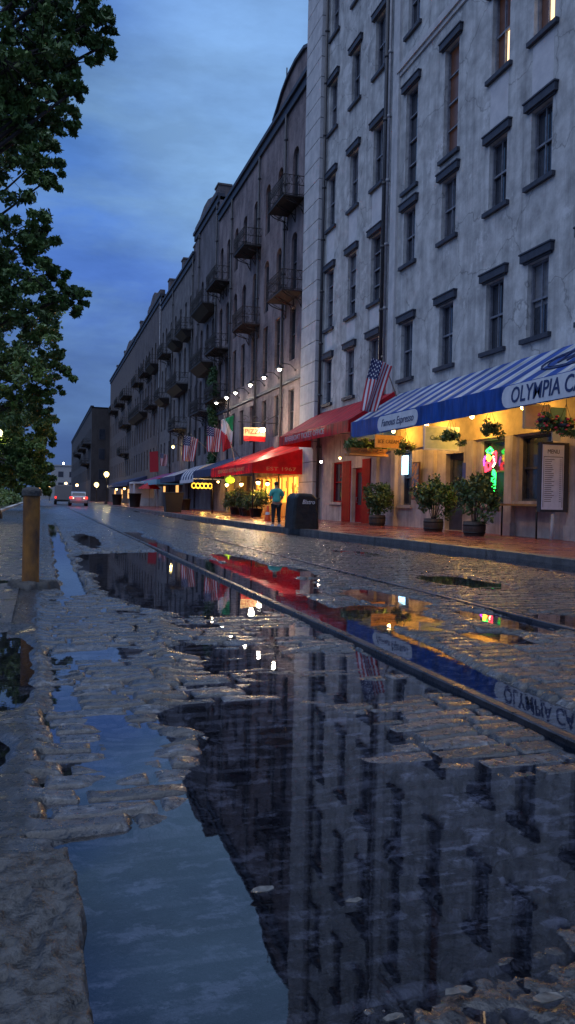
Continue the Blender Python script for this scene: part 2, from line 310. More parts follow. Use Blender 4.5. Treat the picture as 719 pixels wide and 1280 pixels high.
def light(parent, loc, power, color=(1, .55, .2), r=.08):
    d = bpy.data.lights.new('lamp_light', 'POINT'); d.energy = power; d.color = color; d.shadow_soft_size = r
    o = bpy.data.objects.new('lamp_light', d); col.objects.link(o); o.parent = parent; o.location = Vector(loc)-(wl(parent) if parent else Vector())
    return o
def text(s, size, loc, face, mats, parent, name='lettering', shear=0, width=None, ext=.004, bold=0):
    cu = bpy.data.curves.new(name, 'FONT'); cu.body = s; cu.size = size; cu.extrude = ext; cu.shear = shear; cu.offset = bold
    cu.align_x = 'CENTER'; cu.align_y = 'CENTER'; cu.resolution_u = 3
    t = bpy.data.objects.new('tmp', cu); col.objects.link(t)
    dg = bpy.context.evaluated_depsgraph_get(); dg.update()
    me = bpy.data.meshes.new_from_object(t.evaluated_get(dg)); bpy.data.objects.remove(t)
    me.materials.clear(); me.materials.append(mats)
    if width:
        xs = [v.co.x for v in me.vertices]; k = width/(max(xs)-min(xs))
        for v in me.vertices: v.co.x *= k
    if face == '-X': mm = Matrix(((0, 0, -1), (-1, 0, 0), (0, 1, 0)))
    elif face == '-Y': mm = Matrix(((1, 0, 0), (0, 0, -1), (0, 1, 0)))
    else: mm = face
    me.transform(mm.to_4x4())
    return inst(name, me, parent, Vector(loc)-(wl(parent) if parent else Vector()))

# ------------------------------------------------------------------ ground heightfield of setts
def vnoise(x, y, seed, per=1.0):
    x = x/per; y = y/per
    xi = np.floor(x).astype(np.int64); yi = np.floor(y).astype(np.int64); fx = x-xi; fy = y-yi
    fx = fx*fx*(3-2*fx); fy = fy*fy*(3-2*fy)
    def h(a, b):
        n = (a*374761393+b*668265263+seed*974634777) & 0x7fffffff
        n = ((n ^ (n >> 13))*1274126177) & 0x7fffffff
        return ((n ^ (n >> 16)) & 0xffff)/65535.
    return (h(xi, yi)*(1-fx)+h(xi+1, yi)*fx)*(1-fy)+(h(xi, yi+1)*(1-fx)+h(xi+1, yi+1)*fx)*fy
def hash1(a, seed):
    a = a.astype(np.int64); n = (a*374761393+seed*668265263) & 0x7fffffff
    n = ((n ^ (n >> 13))*1274126177) & 0x7fffffff
    return ((n ^ (n >> 16)) & 0xffff)/65535.
def sstep(a, b, x):
    t = np.clip((x-a)/(b-a), 0, 1); return t*t*(3-2*t)
RAILN, RAILF, KERB = 2.15, 4.08, 8.8
def kerb_x(y): return np.interp(y, [0, 14, 18, 22, 26, 30, 36, 400], [8.66, 8.56, 8.34, 8.05, 7.82, 7.68, 7.6, 7.45])
# puddle outline knots: left edge of main puddle as function of y
def base_level(x, y):
    big = vnoise(x, y, 3, 1.6)-.5; mid = vnoise(x*1.0, y*1.7, 5, .55)-.5; fine = vnoise(x*.8, y*2.2, 8, .22)-.5
    y = y+.16*mid+.12*fine; h = .024+.014*big+.006*mid
    # main puddle left of near rail
    ys = np.array([1.0, 1.7, 2.27, 2.40, 3.0, 3.5, 4.4, 5.2, 6.2, 7.0, 7.6, 9.0, 12.0, 14.5, 15.2, 90])
    xl = np.array([-.05, -.04, .04, .30, .44, .55, .72, .86, .98, 1.02, .70, .60, .55, .60, 2.3, 2.4])
    edge = np.interp(y, ys, xl)+.20*mid*sstep(1.9, 2.6, y)+.10*fine*sstep(1.9, 2.4, y)
    inp = sstep(-.08, .16, x-edge)*sstep(0, .05, 2.19-x)
    deep = np.interp(y, [1, 1.45, 1.75, 2.6, 3.6, 5.0, 6.5, 7.3, 9, 14, 15.5], [-.004, -.014, -.028, -.026, -.012, -.004, -.006, -.030, -.044, -.040, .02])
    deep = deep+.046*(.6*vnoise(x, y*1.6, 21, .62)+.4*vnoise(x*.8, y*2, 22, .25)-.5)*np.interp(y, [1, 2.2, 3.2, 5.5, 7.4, 15], [.5, .25, .8, 1.5, .5, .3])
    deep = deep+sstep(.8, 1.5, x)*sstep(4.2, 3.2, y)*(.011+.034*(vnoise(x*.7, y*1.5, 26, .42)-.45)+.012*sstep(3.2, 1.8, y)*sstep(1.4, 2.1, x))
    h = h*(1-inp)+deep*inp
    # slim sky puddle running up the gutter
    s = sstep(.0, .10, x-.17-.10*mid)*sstep(0, .10, .50+.10*mid-x)*sstep(8.0, 8.6, y)*sstep(0, 6, 32-y)
    h = h*(1-s)+(-.035)*s
    # gap pools in the left strip
    b = .8*sstep(-.0, .12, x-.16-.12*fine)*sstep(0, .2, .62-x)*sstep(2.55, 2.8, y)*sstep(0, .25, 3.75-y)
    h = h*(1-b)+(.002)*b
    strip = sstep(-.02, .1, x)*sstep(0, .25, edge-x)*sstep(2.3, 2.6, y)*sstep(0, 2, 9.5-y)
    h = h-strip*.016-strip*.016*sstep(.5, .7, vnoise(x, y, 31, .5))
    # flooded flangeway right of near rail
    w = .42+.14*big*2+.25*(vnoise(x*0, y, 12, 1.3)-.5)
    g = sstep(0, .05, x-2.19)*sstep(0, .12, 2.21+w-x)*sstep(0, 5, 26-y)
    h = h*(1-g)+(-.03)*g
    for (px, py, rx, ry, d) in ((2.95, 6.4, .45, .75, .04), (3.3, 5.2, .3, .3, .03), (3.45, 7.6, .35, .9, .035), (3.8, 5.9, .2, .8, .04), (2.8, 10.0, .5, 2.2, .04), (3.4, 10.6, .35, 1.2, .03), (-.17, 4.9, .15, 1.1, .05), (-.2, 3.25, .10, .2, .05), (4.45, 5.7, .35, .7, .03), (5.2, 9.0, .5, 1.2, .025), (3.1, 12.5, .35, 2.2, .035), (1.0, 19, .35, 3.5, .03), (6.0, 14.5, .5, 1.4, .022)):
        q = np.exp(-(((x-px)/rx)**2+((y-py)/ry)**2)); q = sstep(.15, .7, q+.25*mid+.2*fine); h = h-q*(h+.016+d*.3)*np.minimum(1, d*28)
    h = h-.05*sstep(1.9, .25, kerb_x(y)-x)*sstep(0, 6, 70-y)
    # bottom right silt
    silt = sstep(0, .5, 1.80+.3*big+.3*mid-y)*sstep(.34, .6, x+.1*mid)
    h = h+silt*(.016+.012*(vnoise(x, y, 23, .34)-.5)+.018*(vnoise(x, y, 24, .07)-.5))
    return h, silt
def sett_height(x, y):
    wx = x+.03*(vnoise(x, y, 41, .5)-.5); wy = y+.12*(vnoise(x*.6, y*.6, 42, .9)-.5)+.022*(vnoise(x, y, 43, .3)-.5)+.035*np.sin(x*1.1)
    P = .132
    row = np.floor(wy/P); v = wy/P-row
    Lr = .26+.18*hash1(row, 5); off = hash1(row, 6)
    u0 = wx/Lr+off*7; c = np.floor(u0); u = u0-c
    cid = row*7919+c
    hs = hash1(cid, 9)-.5; ht = hash1(cid, 10)-.5; hq = hash1(cid, 13)-.5
    du = np.minimum(u, 1-u)*Lr; dv = np.minimum(v, 1-v)*P
    wob = .007*(vnoise(x, y, 44, .06)-.5)+.005*(vnoise(x, y, 45, .02)-.5)
    d = np.minimum(du, dv*1.0)+wob-.008-.007*hash1(cid, 14)
    top = sstep(-.004, .004, d)
    s = top*(.025+.009*hs+ht*(v-.5)*.010+hq*(u-.5)*.010)-.020
    s = s+top*(.0025*(vnoise(x, y, 50, .07)-.5)+.0032*(vnoise(x, y, 51, .026)-.5)+.0025*(vnoise(x, y, 53, .013)-.5))-top*.005*(1-sstep(0, .018, d))+.006*(vnoise(x, y, 52, .03)-.5)*(1-top)
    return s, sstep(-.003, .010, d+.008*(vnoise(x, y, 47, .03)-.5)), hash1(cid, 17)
def grid_mesh(name, xs, ys, fn, M):
    X, Y = np.meshgrid(xs, ys); Z = fn(X, Y); at = None
    if isinstance(Z, tuple): Z, at = Z
    nx, ny = len(xs), len(ys)
    co = np.stack([X, Y, Z], -1).reshape(-1, 3).astype(np.float32)
    me = bpy.data.meshes.new(name); me.vertices.add(nx*ny); me.vertices.foreach_set('co', co.ravel())
    i = np.arange(nx-1)[None, :]+nx*np.arange(ny-1)[:, None]
    q = np.stack([i, i+1, i+1+nx, i+nx], -1).reshape(-1, 4)
    me.loops.add(q.size); me.loops.foreach_set('vertex_index', q.ravel().astype(np.int32))
    me.polygons.add(len(q)); me.polygons.foreach_set('loop_start', (np.arange(len(q))*4).astype(np.int32))
    me.polygons.foreach_set('use_smooth', np.ones(len(q), bool)); me.update(); me.validate(); me.materials.append(M)
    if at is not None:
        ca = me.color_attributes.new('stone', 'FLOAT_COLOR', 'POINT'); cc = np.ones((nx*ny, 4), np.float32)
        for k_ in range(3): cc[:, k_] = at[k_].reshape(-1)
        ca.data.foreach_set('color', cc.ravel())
    return inst(name, me)
def street_fn(X, Y):
    h, silt = base_level(X, Y); s, top, tone = sett_height(X, Y)
    # setts crumble to silt at the very front, and quiet down far away
    a = (1-.96*silt)*(1-.8*sstep(.0, -.016, h)*sstep(3.9, 2.6, Y)*sstep(1.15, .75, X-.10*(Y-2)))
    z = h+s*a*np.interp(Y, [0, 20, 60], [1, .9, .7])
    z = z+silt*(.001+.009*(vnoise(X, Y, 61, .03)-.5)+.009*(vnoise(X, Y, 62, .014)-.5))
    lf = sstep(.03, -.04, X+.02*np.sin(Y*9)); z = z*(1-lf)+(h+.008+.006*(vnoise(X, Y, 82, .05)-.5))*lf; top = top*(1-.45*lf)
    # trench at rails
    for rx in (RAILN, RAILF):
        t = sstep(0, .03, .075-np.abs(X-rx)); z = z*(1-t)+(-.05)*t
    # pebbles
    pn = vnoise(X, Y, 71, .016)*silt; z = z+.006*sstep(.86, .97, pn)
    z = np.where(X > kerb_x(Y)+.1, -.2, z)
    uw = sstep(.001, -.006, z)*sstep(14, 3, Y)
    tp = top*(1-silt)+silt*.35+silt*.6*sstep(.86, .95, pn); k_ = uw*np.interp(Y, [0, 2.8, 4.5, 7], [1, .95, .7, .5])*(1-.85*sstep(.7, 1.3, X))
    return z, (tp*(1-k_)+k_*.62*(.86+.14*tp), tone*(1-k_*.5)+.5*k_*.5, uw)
def wet(name, c, c2, sc, r1, r2, bumps, bsc):
    M = mat(name, c, c2, r1, sc, bumps, bsc, rough2=r2, spec=.6, bdist=.014, lo=.40, hi=.60); return M
sett = wet('wet_setts', (.011, .012, .016), (.046, .048, .056), 34, .20, .48, .5, 90)
sett.node_tree.nodes['Principled BSDF'].inputs['Coat Weight'].default_value = .40; sett.node_tree.nodes['Principled BSDF'].inputs['Coat Roughness'].default_value = .18; sett.node_tree.nodes['Principled BSDF'].inputs['Coat IOR'].default_value = 1.45
t = sett.node_tree; bs = t.nodes['Principled BSDF']; lk = bs.inputs['Base Color'].links[0].from_socket
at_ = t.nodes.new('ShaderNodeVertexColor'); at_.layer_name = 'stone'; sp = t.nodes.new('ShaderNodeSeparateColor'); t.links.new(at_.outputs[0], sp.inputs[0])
g_ = t.nodes.new('ShaderNodeNewGeometry'); nn1 = t.nodes.new('ShaderNodeTexNoise'); nn1.inputs['Scale'].default_value = 22; nn1.inputs['Detail'].default_value = 6; nn1.inputs['Roughness'].default_value = .75
t.links.new(g_.outputs['Position'], nn1.inputs['Vector']); q1 = t.nodes.new('ShaderNodeMapRange'); q1.inputs[1].default_value = .54; q1.inputs[2].default_value = .63; q1.inputs[4].default_value = .8; t.links.new(nn1.outputs['Fac'], q1.inputs[0])
pat = t.nodes.new('ShaderNodeMixRGB'); pat.inputs[2].default_value = (.13, .135, .145, 1); t.links.new(q1.outputs[0], pat.inputs[0])
film = t.nodes.new('ShaderNodeMixRGB'); film.blend_type = 'MULTIPLY'; film.inputs[2].default_value = (.18, .20, .26, 1); t.links.new(sp.outputs[2], film.inputs[0]); t.links.new(lk, film.inputs[1]); t.links.new(film.outputs[0], pat.inputs[1])
nb = t.nodes.new('ShaderNodeTexNoise'); nb.inputs['Scale'].default_value = 7.5; nb.inputs['Detail'].default_value = 7; nb.inputs['Roughness'].default_value = .72; mb2 = t.nodes.new('ShaderNodeMapping'); mb2.inputs['Scale'].default_value = (1, 1.7, 1); t.links.new(g_.outputs['Position'], mb2.inputs[0]); t.links.new(mb2.outputs[0], nb.inputs['Vector'])
qb = t.nodes.new('ShaderNodeMapRange'); qb.inputs[1].default_value = .53; qb.inputs[2].default_value = .60; qb.inputs[4].default_value = .75; t.links.new(nb.outputs['Fac'], qb.inputs[0]); qm = t.nodes.new('ShaderNodeMath'); qm.operation = 'MULTIPLY'; t.links.new(qb.outputs[0], qm.inputs[0]); t.links.new(sp.outputs[2], qm.inputs[1])
pat2 = t.nodes.new('ShaderNodeMixRGB'); pat2.inputs[2].default_value = (.42, .43, .45, 1); t.links.new(qm.outputs[0], pat2.inputs[0]); t.links.new(pat.outputs[0], pat2.inputs[1]); pat = pat2
tm = t.nodes.new('ShaderNodeMapRange'); tm.inputs[3].default_value = .35; tm.inputs[4].default_value = 1.5; t.links.new(sp.outputs[1], tm.inputs[0])
vm_ = t.nodes.new('ShaderNodeVectorMath'); vm_.operation = 'SCALE'; t.links.new(pat.outputs[0], vm_.inputs[0]); t.links.new(tm.outputs[0], vm_.inputs['Scale'])
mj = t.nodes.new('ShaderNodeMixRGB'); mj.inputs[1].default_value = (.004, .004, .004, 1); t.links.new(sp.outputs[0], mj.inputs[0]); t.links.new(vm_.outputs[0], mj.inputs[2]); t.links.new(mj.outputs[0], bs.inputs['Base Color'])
def yrow(y0, y1, dmin, k):
    o = [y0]
    while o[-1] < y1: o.append(o[-1]+max(dmin, k*o[-1]))
    return np.array(o)
ysn = yrow(1.02, 75, .009, .0019)
xsn = np.concatenate([np.arange(-.22, 2.3, .011), np.arange(2.3, 4.6, .018), np.arange(4.6, KERB+.03, .03)])
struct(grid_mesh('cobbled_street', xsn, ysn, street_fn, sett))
# the rest of the street beyond, simple setts by bump
farsett = brickmat('distant_setts', (.02, .021, .026), (.045, .045, .05), (.01, .01, .012), .14, .3, .4, .02, 'XY', 1.0, rough_n=(.3, .5))
o = MB().box((-.22, 75, -.1), (7.6, 420, .03)).build('far_street', farsett); struct(o)

# water: one level sheet, the stones rise through it
Mw = bpy.data.materials.new('puddle_water'); Mw.use_nodes = True; t = Mw.node_tree; t.nodes.clear()
o_ = t.nodes.new('ShaderNodeOutputMaterial'); mx = t.nodes.new('ShaderNodeMixShader'); fr = t.nodes.new('ShaderNodeFresnel'); fr.inputs[0].default_value = 1.68
tr = t.nodes.new('ShaderNodeBsdfTransparent'); tr.inputs[0].default_value = (.56, .60, .74, 1); gl = t.nodes.new('ShaderNodeBsdfGlossy'); gl.inputs['Roughness'].default_value = .015; gl.inputs[0].default_value = (.98, .98, 1, 1)
gn = t.nodes.new('ShaderNodeNewGeometry'); n1 = t.nodes.new('ShaderNodeTexNoise'); n1.inputs['Scale'].default_value = 5; n1.inputs['Detail'].default_value = 3
bp = t.nodes.new('ShaderNodeBump'); bp.inputs['Strength'].default_value = .10; bp.inputs['Distance'].default_value = .004
t.links.new(gn.outputs['Position'], n1.inputs['Vector']); t.links.new(n1.outputs['Fac'], bp.inputs['Height'])
t.links.new(bp.outputs[0], gl.inputs['Normal']); t.links.new(fr.outputs[0], mx.inputs[0]); t.links.new(tr.outputs[0], mx.inputs[1]); t.links.new(gl.outputs[0], mx.inputs[2]); t.links.new(mx.outputs[0], o_.inputs[0])
w = MB().add([(-2.2, .9, 0), (KERB, .9, 0), (KERB, 60, 0), (-2.2, 60, 0)], [(0, 1, 2, 3)]).build('puddle_water', Mw)
struct(w)

# ground underneath everything, out to the horizon
gd = mat('wet_ground', (.04, .042, .04), (.07, .07, .065), .5, .5, .3, 3)
struct(MB().box((-900, -60, -.4), (900, 1500, -.12)).build('ground', gd))
# left quay path: worn asphalt, with a hollow full of water
asph = wet('wet_asphalt', (.026, .027, .03), (.06, .06, .064), 7, .22, .45, .9, 70)
def left_fn(X, Y):
    h = .05+.012*(vnoise(X, Y, 81, .7)-.5)*2+.006*(vnoise(X, Y, 82, .05)-.5)+.003*(vnoise(X, Y, 83, .02)-.5)
    edge = np.exp(-(((X+.22)/.32)**2+((Y-4.9)/1.35)**2)*1.0)
    h = h-.13*sstep(.15, .7, edge)*.7
    q = np.exp(-(((X+.26)/.2)**2+((Y-3.3)/.22)**2)); h = h-.08*q
    t_ = np.exp(-(((X+.5)/.3)**2+((Y-9.6)/.5)**2)); h = h-.06*t_
    return np.where(X > -.2, h-.01*(X+.2), h)
xl = np.concatenate([np.arange(-9, -2, .25), np.arange(-2, -.215, .02)])
xl = np.append(xl, -.205)
struct(grid_mesh('quay_path', xl, yrow(1.0, 60, .016, .0035), left_fn, asph))
struct(MB().box((-9, 60, -.1), (-.22, 420, .045)).build('far_path', asph))
# grass verge beyond the path, with kerb
kb = MB()
for i in range(60):
    y = 40+i*3.0; kb.box((-2.45, y, -.05), (-2.15, y+2.98, .17))
struct(kb.build('verge_kerb', MT['quoin'], bevel=.02))
struct(MB().box((-60, 38, -.11), (-2.45, 420, .10)).build('verge', mat('verge_soil', (.02, .03, .012), (.035, .05, .02), .9, 3)))

# brick pavement with stone kerb
pave = brickmat('red_brick_paving', (.36, .055, .035), (.24, .042, .03), (.07, .04, .035), .2, .1, .3, .008, 'XY', .5, patch=((.13, .045, .035), .6), rough_n=(.16, .42))
ky = [6, 10, 14, 18, 22, 26, 30, 36, 60, 420]; pv_ = MB()
for a, b in zip(ky, ky[1:]):
    xa, xb = float(kerb_x(a))+.28, float(kerb_x(b))+.28; pv_.add([(xa, a, .112), (13.7, a, .112), (13.7, b, .112), (xb, b, .112)], [(0, 1, 2, 3)])
struct(pv_.build('brick_pavement', pave))
kb = MB(); y = 6.0
while y < 200:
    l = random.uniform(1.2, 2.2); xa, xb = float(kerb_x(y))+random.uniform(-.01, .01), float(kerb_x(y+l))+random.uniform(-.01, .01); zt = .118+random.uniform(-.006, .006); ye = y+l-.012
    kb.hexa([(xa, y, -.3), (xa+.3, y, -.3), (xb+.3, ye, -.3), (xb, ye, -.3), (xa, y, zt), (xa+.3, y, zt), (xb+.3, ye, zt), (xb, ye, zt)]); y += l
struct(kb.build('street_kerb', MT['kerbstone'], bevel=.012))

# ---- rails
def rail(x0, label):
    t = thing('tram_rail', label, 'rail', (x0, 40, 0), 'street railway rails')
    pts = [(-.034, -.02), (-.034, .026), (-.026, .033), (.020, .033), (.028, .026), (.028, .004), (.050, .004), (.050, .018), (.058, .021), (.062, .017), (.062, -.02)]
    MB().prism([(x0+p[0], 0.9, p[1]) for p in pts], (0, 200, 0)).build('rail_head', MT['rail'], t)
    return t
rail(RAILN, 'wet steel rail set in the cobbles at the edge of the big puddle'); rail(RAILF, 'wet steel rail in the cobbles nearer the brick pavement')

# ---- granite slab, lower left
def slab_fn():
    xs = np.arange(-.75, .125, .008); ys = np.arange(.95, 2.26, .008)
    def fn(X, Y):
        ex = .115+.035*(vnoise(X*0, Y, 91, .22)-.5)+.022*(vnoise(X*0, Y, 96, .06)-.5); ey = 2.23+.03*(vnoise(X, Y*0, 92, .2)-.5)
        top = sstep(0, .02, ex-X)*sstep(0, .03, ey-Y)
        return -.06+top*(.115+.014*(vnoise(X, Y, 93, .14)-.5)+.009*(vnoise(X, Y, 94, .05)-.5)-.012*sstep(.62, .8, vnoise(X, Y, 95, .028)))
    return grid_mesh('granite_slab', xs, ys, fn, wet('pitted_granite', (.004, .004, .004), (.062, .063, .064), 26, .42, .6, .6, 110))
tag(slab_fn(), 'rough pitted granite kerb slab beside the blue sky puddle', 'kerb stone')

# stray debris on the silt: pale leaves and chips
def chip(x, y, r, label, mt, rot):
    mb = MB(); n = 9; pts = []
    for i in range(n):
        a = 2*math.pi*i/n+rot; rr = r*(1+.35*math.cos(2*a))*random.uniform(.75, 1.1); pts.append((x+rr*math.cos(a), y+rr*.7*math.sin(a)))
    z = .014
    mb.prism([(p[0], p[1], z+random.uniform(0, .004)) for p in pts], (0, 0, .003))
    tag(mb.build('fallen_leaf', mt), label, 'leaf', 'fallen leaves on the wet silt')
pl = mat('pale_wet_leaf', (.13, .125, .115), (.055, .05, .045), .3, 60)
chip(.66, 1.36, .018, 'small pale square leaf lying on the wet silt', pl, .2); chip(.82, 1.40, .026, 'narrow pale leaf lying right of the square one', pl, .6)
chip(.98, 1.33, .030, 'largest pale flat leaf at the bottom edge of the photo', pl, 1.1); chip(.75, 1.79, .022, 'ragged pale leaf in the shallows above the silt', pl, 2.0); chip(.55, 1.90, .028, 'pale leaf floating at the left of the building reflection', pl, .4)

# ------------------------------------------------------------------ buildings
D = 13.4
def facade(mb, D, y0, y1, z0, z1, ops, depth=.3, mi=0):
    """wall face x=D with openings (ya,yb,za,zb,arched), reveals go inward"""
    ys = sorted({y0, y1, *[o[0] for o in ops], *[o[1] for o in ops]}); zs = sorted({z0, z1, *[o[2] for o in ops], *[o[3] for o in ops]})
    ys = [y for y in ys if y0 <= y <= y1]; zs = [z for z in zs if z0 <= z <= z1]
    for a, b in zip(ys, ys[1:]):
        cm = (a+b)/2; run = None
        for c, d in zip(zs, zs[1:]):
            hole = any(o[0] < cm < o[1] and o[2] < (c+d)/2 < o[3] for o in ops)
            if hole:
                if run is not None: mb.add([(D, a, run), (D, a, c), (D, b, c), (D, b, run)], [(0, 1, 2, 3)], mi); run = None
            elif run is None: run = c
        if run is not None: mb.add([(D, a, run), (D, a, zs[-1]), (D, b, zs[-1]), (D, b, run)], [(0, 1, 2, 3)], mi)
    for o in ops:
        a, b, c, d = o[:4]; e_ = D+depth
        mb.add([(D, a, c), (e_, a, c), (e_, a, d), (D, a, d)], [(0, 1, 2, 3)], mi); mb.add([(D, b, c), (e_, b, c), (e_, b, d), (D, b, d)], [(0, 1, 2, 3)], mi)
        mb.add([(D, a, c), (e_, a, c), (e_, b, c), (D, b, c)], [(0, 1, 2, 3)], mi); mb.add([(D, a, d), (e_, a, d), (e_, b, d), (D, b, d)], [(0, 1, 2, 3)], mi)
        if len(o) > 4 and o[4]:
            r = (b-a)/2; k = 8; rise = r*.8
            for sgn in (0, 1):
                pts = [(D, a if sgn == 0 else b, d-rise)]
                for i in range(k+1):
                    t_ = math.pi/2*i/k; yy = (a+b)/2+(-1 if sgn == 0 else 1)*r*math.cos(t_); pts.append((D, yy, d-rise+rise*math.sin(t_)))
                pts.append((D, a if sgn == 0 else b, d)); mb.prism(pts[1:], (depth*.9, 0, 0), mi)
def shell(mb, D, y0, y1, z1, back=14, mi=0):
    mb.add([(D, y0, 0), (D+back, y0, 0), (D+back, y0, z1), (D, y0, z1)], [(0, 1, 2, 3)], mi)
    mb.add([(D, y1, 0), (D+back, y1, 0), (D+back, y1, z1), (D, y1, z1)], [(0, 1, 2, 3)], mi)
    mb.add([(D+back, y0, 0), (D+back, y1, 0), (D+back, y1, z1), (D+back, y0, z1)], [(0, 1, 2, 3)], mi)
_wc = {}; _wr = random.Random(3)
def winmesh(w, h, style):
    k = (round(w, 2), round(h, 2), style)
    if k in _wc: return _wc[k]
    fr = MB(); pn = MB(); x0 = .13
    fw = .065; y0, y1 = -w/2, w/2
    fr.box((x0, y0, 0), (x0+.09, y0+fw, h)); fr.box((x0, y1-fw, 0), (x0+.09, y1, h)); fr.box((x0, y0+fw, 0), (x0+.09, y1-fw, fw)); fr.box((x0, y0+fw, h-fw), (x0+.09, y1-fw, h))
    fr.box((x0+.01, y0+fw, h*.49), (x0+.08, y1-fw, h*.49+.06))
    if style in ('sash', 'lit'): fr.box((x0+.02, -.016, fw), (x0+.07, .016, h*.49)); fr.box((x0+.02, -.016, h*.49+.06), (x0+.07, .016, h-fw))
    if style == 'tall':
        for q in (.25, .74): fr.box((x0+.015, y0+fw, h*q), (x0+.075, y1-fw, h*q+.05))
    pn.box((x0+.10, y0, 0), (x0+.13, y1, h))
    r = (fr.mesh('window_frame', MT['sash'] if style in ('sash', 'tall', 'lit') else MT['sash_dark']), pn.mesh('pane', MT['glass']))
    _wc[k] = r; return r
def window(parent, D, yc, z0, w, h, style='sash', lintel=None, sill=True, label=None, pane_mat=None):
    pw = wl(parent); a, b = winmesh(w, h, style)
    f = inst('window', a, parent, Vector((D, yc, z0))-pw)
    if label: f['label'] = label
    p = inst('pane', b, f, (0, 0, 0))
    if pane_mat: p.data = b.copy(); p.data.materials[0] = pane_mat
    else:
        rr = _wr.random()
        if rr < .42:
            k = ('bl', round(w, 2), round(h, 2), int(rr*20))
            if k not in _wc: q_ = .25+.11*int(rr*20); _wc[k] = MB().box((.225, -w/2+.07, h*(1-min(q_, .9))), (.228, w/2-.07, h-.07)).mesh('blind', MT['blind'] if rr < .2 else MT['curtain'])
            inst('blind', _wc[k], f)
    if sill:
        k = ('sill', round(w, 2))
        if k not in _wc: _wc[k] = MB().box((-.12, -w/2-.2, -.14), (.06, w/2+.2, -.004)).mesh('sill', MT['trim'])
        inst('sill', _wc[k], f)
    if lintel:
        k = ('lin', round(w, 2), round(h, 2))
        if k not in _wc: _wc[k] = MB().box((-.13, -w/2-.24, h+.06), (.05, w/2+.24, h+.29)).box((-.16, -w/2-.27, h+.292), (.05, w/2+.27, h+.335)).box((-.06, -w/2-.16, h+.004), (.04, w/2+.16, h+.058)).mesh('lintel', MT['trim'])
        inst('lintel', _wc[k], f)
    return f

# ---- white building
wb = thing('white_building', 'tall pale stucco warehouse block with rows of hooded windows above the striped cafe awning', 'building', (D, 26, 0))
cols_w = [11.9, 14.4, 16.95, 19.45, 21.7, 24.8, 27.9, 31.1, 33.8, 36.7]
ops = []; wins = []
for c in cols_w:
    right = c < 29.5
    rows = [(5.86, 8.03), (10.3 if right else 9.55, 12.42), (14.5, 17.05), (19.3, 21.7), (24.0, 26.4)]
    if c in (24.8, 27.9): rows[2] = (13.2, 17.05)
    for i, (a, b) in enumerate(rows):
        ops.append((c-.5, c+.5, a, b)); wins.append((c, i, a, b))
g_ops = [(15.0, 16.6, .95, 3.0), (18.55, 20.15, 1.15, 3.05), (20.9, 22.3, 1.05, 3.05), (23.35, 24.55, .12, 2.75), (27.2, 28.1, .95, 3.05), (32.0, 33.2, .12, 2.55), (34.5, 35.9, 1.0, 2.9)]
mb = MB(); facade(mb, D, 9, 40.1, 0, 5.0, g_ops, .3, 1); facade(mb, D, 9, 40.1, 5.0, 29, ops, .3, 0); shell(mb, D, 9, 40.1, 29)
mb.box((D-.25, 8.9, 28.9), (D+14, 40.2, 29.6))
# interior dark backing keeps light from leaking through openings
mb.box((D+.36, 9.2, .1), (D+.5, 39.9, 28.8), 2)
mb.build('wall', [MT['stucco'], MT['stucco_low'], MT['roofing']], wb)
q = MB()
for k in range(29): q.box((D-.32, 37.75, k*1.02-.02), (D-.0, 40.1, k*1.02+1.0-.03))
q.build('quoin_pier', MT['quoin'], wb, bevel=.015)
MB().box((D-.28, 37.76, 0), (D-.002, 40.09, 28.9)).build('pier_core', MT['trim'], wb)
MB().box((D-.14, 9, 18.15), (D, 29.1, 18.42)).box((D-.07, 9, 17.98), (D, 29.1, 18.15)).build('string_course', MT['quoin'], wb)
MB().box((D-.10, 28.95, 5.2), (D, 29.5, 28.9)).build('pilaster_strip', MT['quoin'], wb)
def pipe(parent, y, z0, z1, D=D, m='pipe', r=.075):
    p = MB(); p.tube((D-.14, y, z0), (D-.14, y, z1), r, n=10)
    z = z0+1
    while z < z1: p.tube((D-.14, y, z), (D-.14, y, z+.12), r+.02, n=10); p.box((D-.14, y-.02, z+.03), (D, y+.02, z+.09)); z += 2.6
    return p.build('downpipe', MT[m], parent)
pipe(wb, 30.05, 5.3, 28.9, r=.085); pipe(wb, 29.72, 5.3, 28.9, m='pipe_lt', r=.06); pipe(wb, 37.5, .1, 28.9)
for c in cols_w:
    if c < 23: MB().box((D-.006, c-.5, 12.9), (D+.1, c+.5, 14.28)).build('infill_panel', MT['stucco_lt'], wb)
    if c > 30:
        MB().box((D-.006, c-.5, 8.5), (D+.1, c+.5, 9.3)).build('infill_panel', MT['stucco_lt'], wb); MB().box((D-.006, c-.5, 12.85), (D+.1, c+.5, 14.28)).build('infill_panel', MT['stucco_lt'], wb)
for c, i, a, b in wins:
    st = 'tall' if b-a > 2.8 else 'sash'
    lab = None; pm = None
    if (c, i) in ((21.7, 2), (19.45, 2)): lab = 'window with a bright lit strip and brown curtain'; pm = MT['dimpane']
    if (c, i) in ((24.8, 2),): lab = 'tall window with dim brown curtain'; pm = MT['dimpane']
    w_ = window(wb, D, c, a, 1.0, b-a, st, True, True, lab, pm)
    if (c, i) in ((21.7, 2), (19.45, 2)):
        s_ = -.16 if c == 21.7 else .0
        inst('lit_strip', MB().box((.222, s_-.16, .35), (.227, s_+.12, 1.25)).mesh('lit_strip', MT['warmpane']), w_)
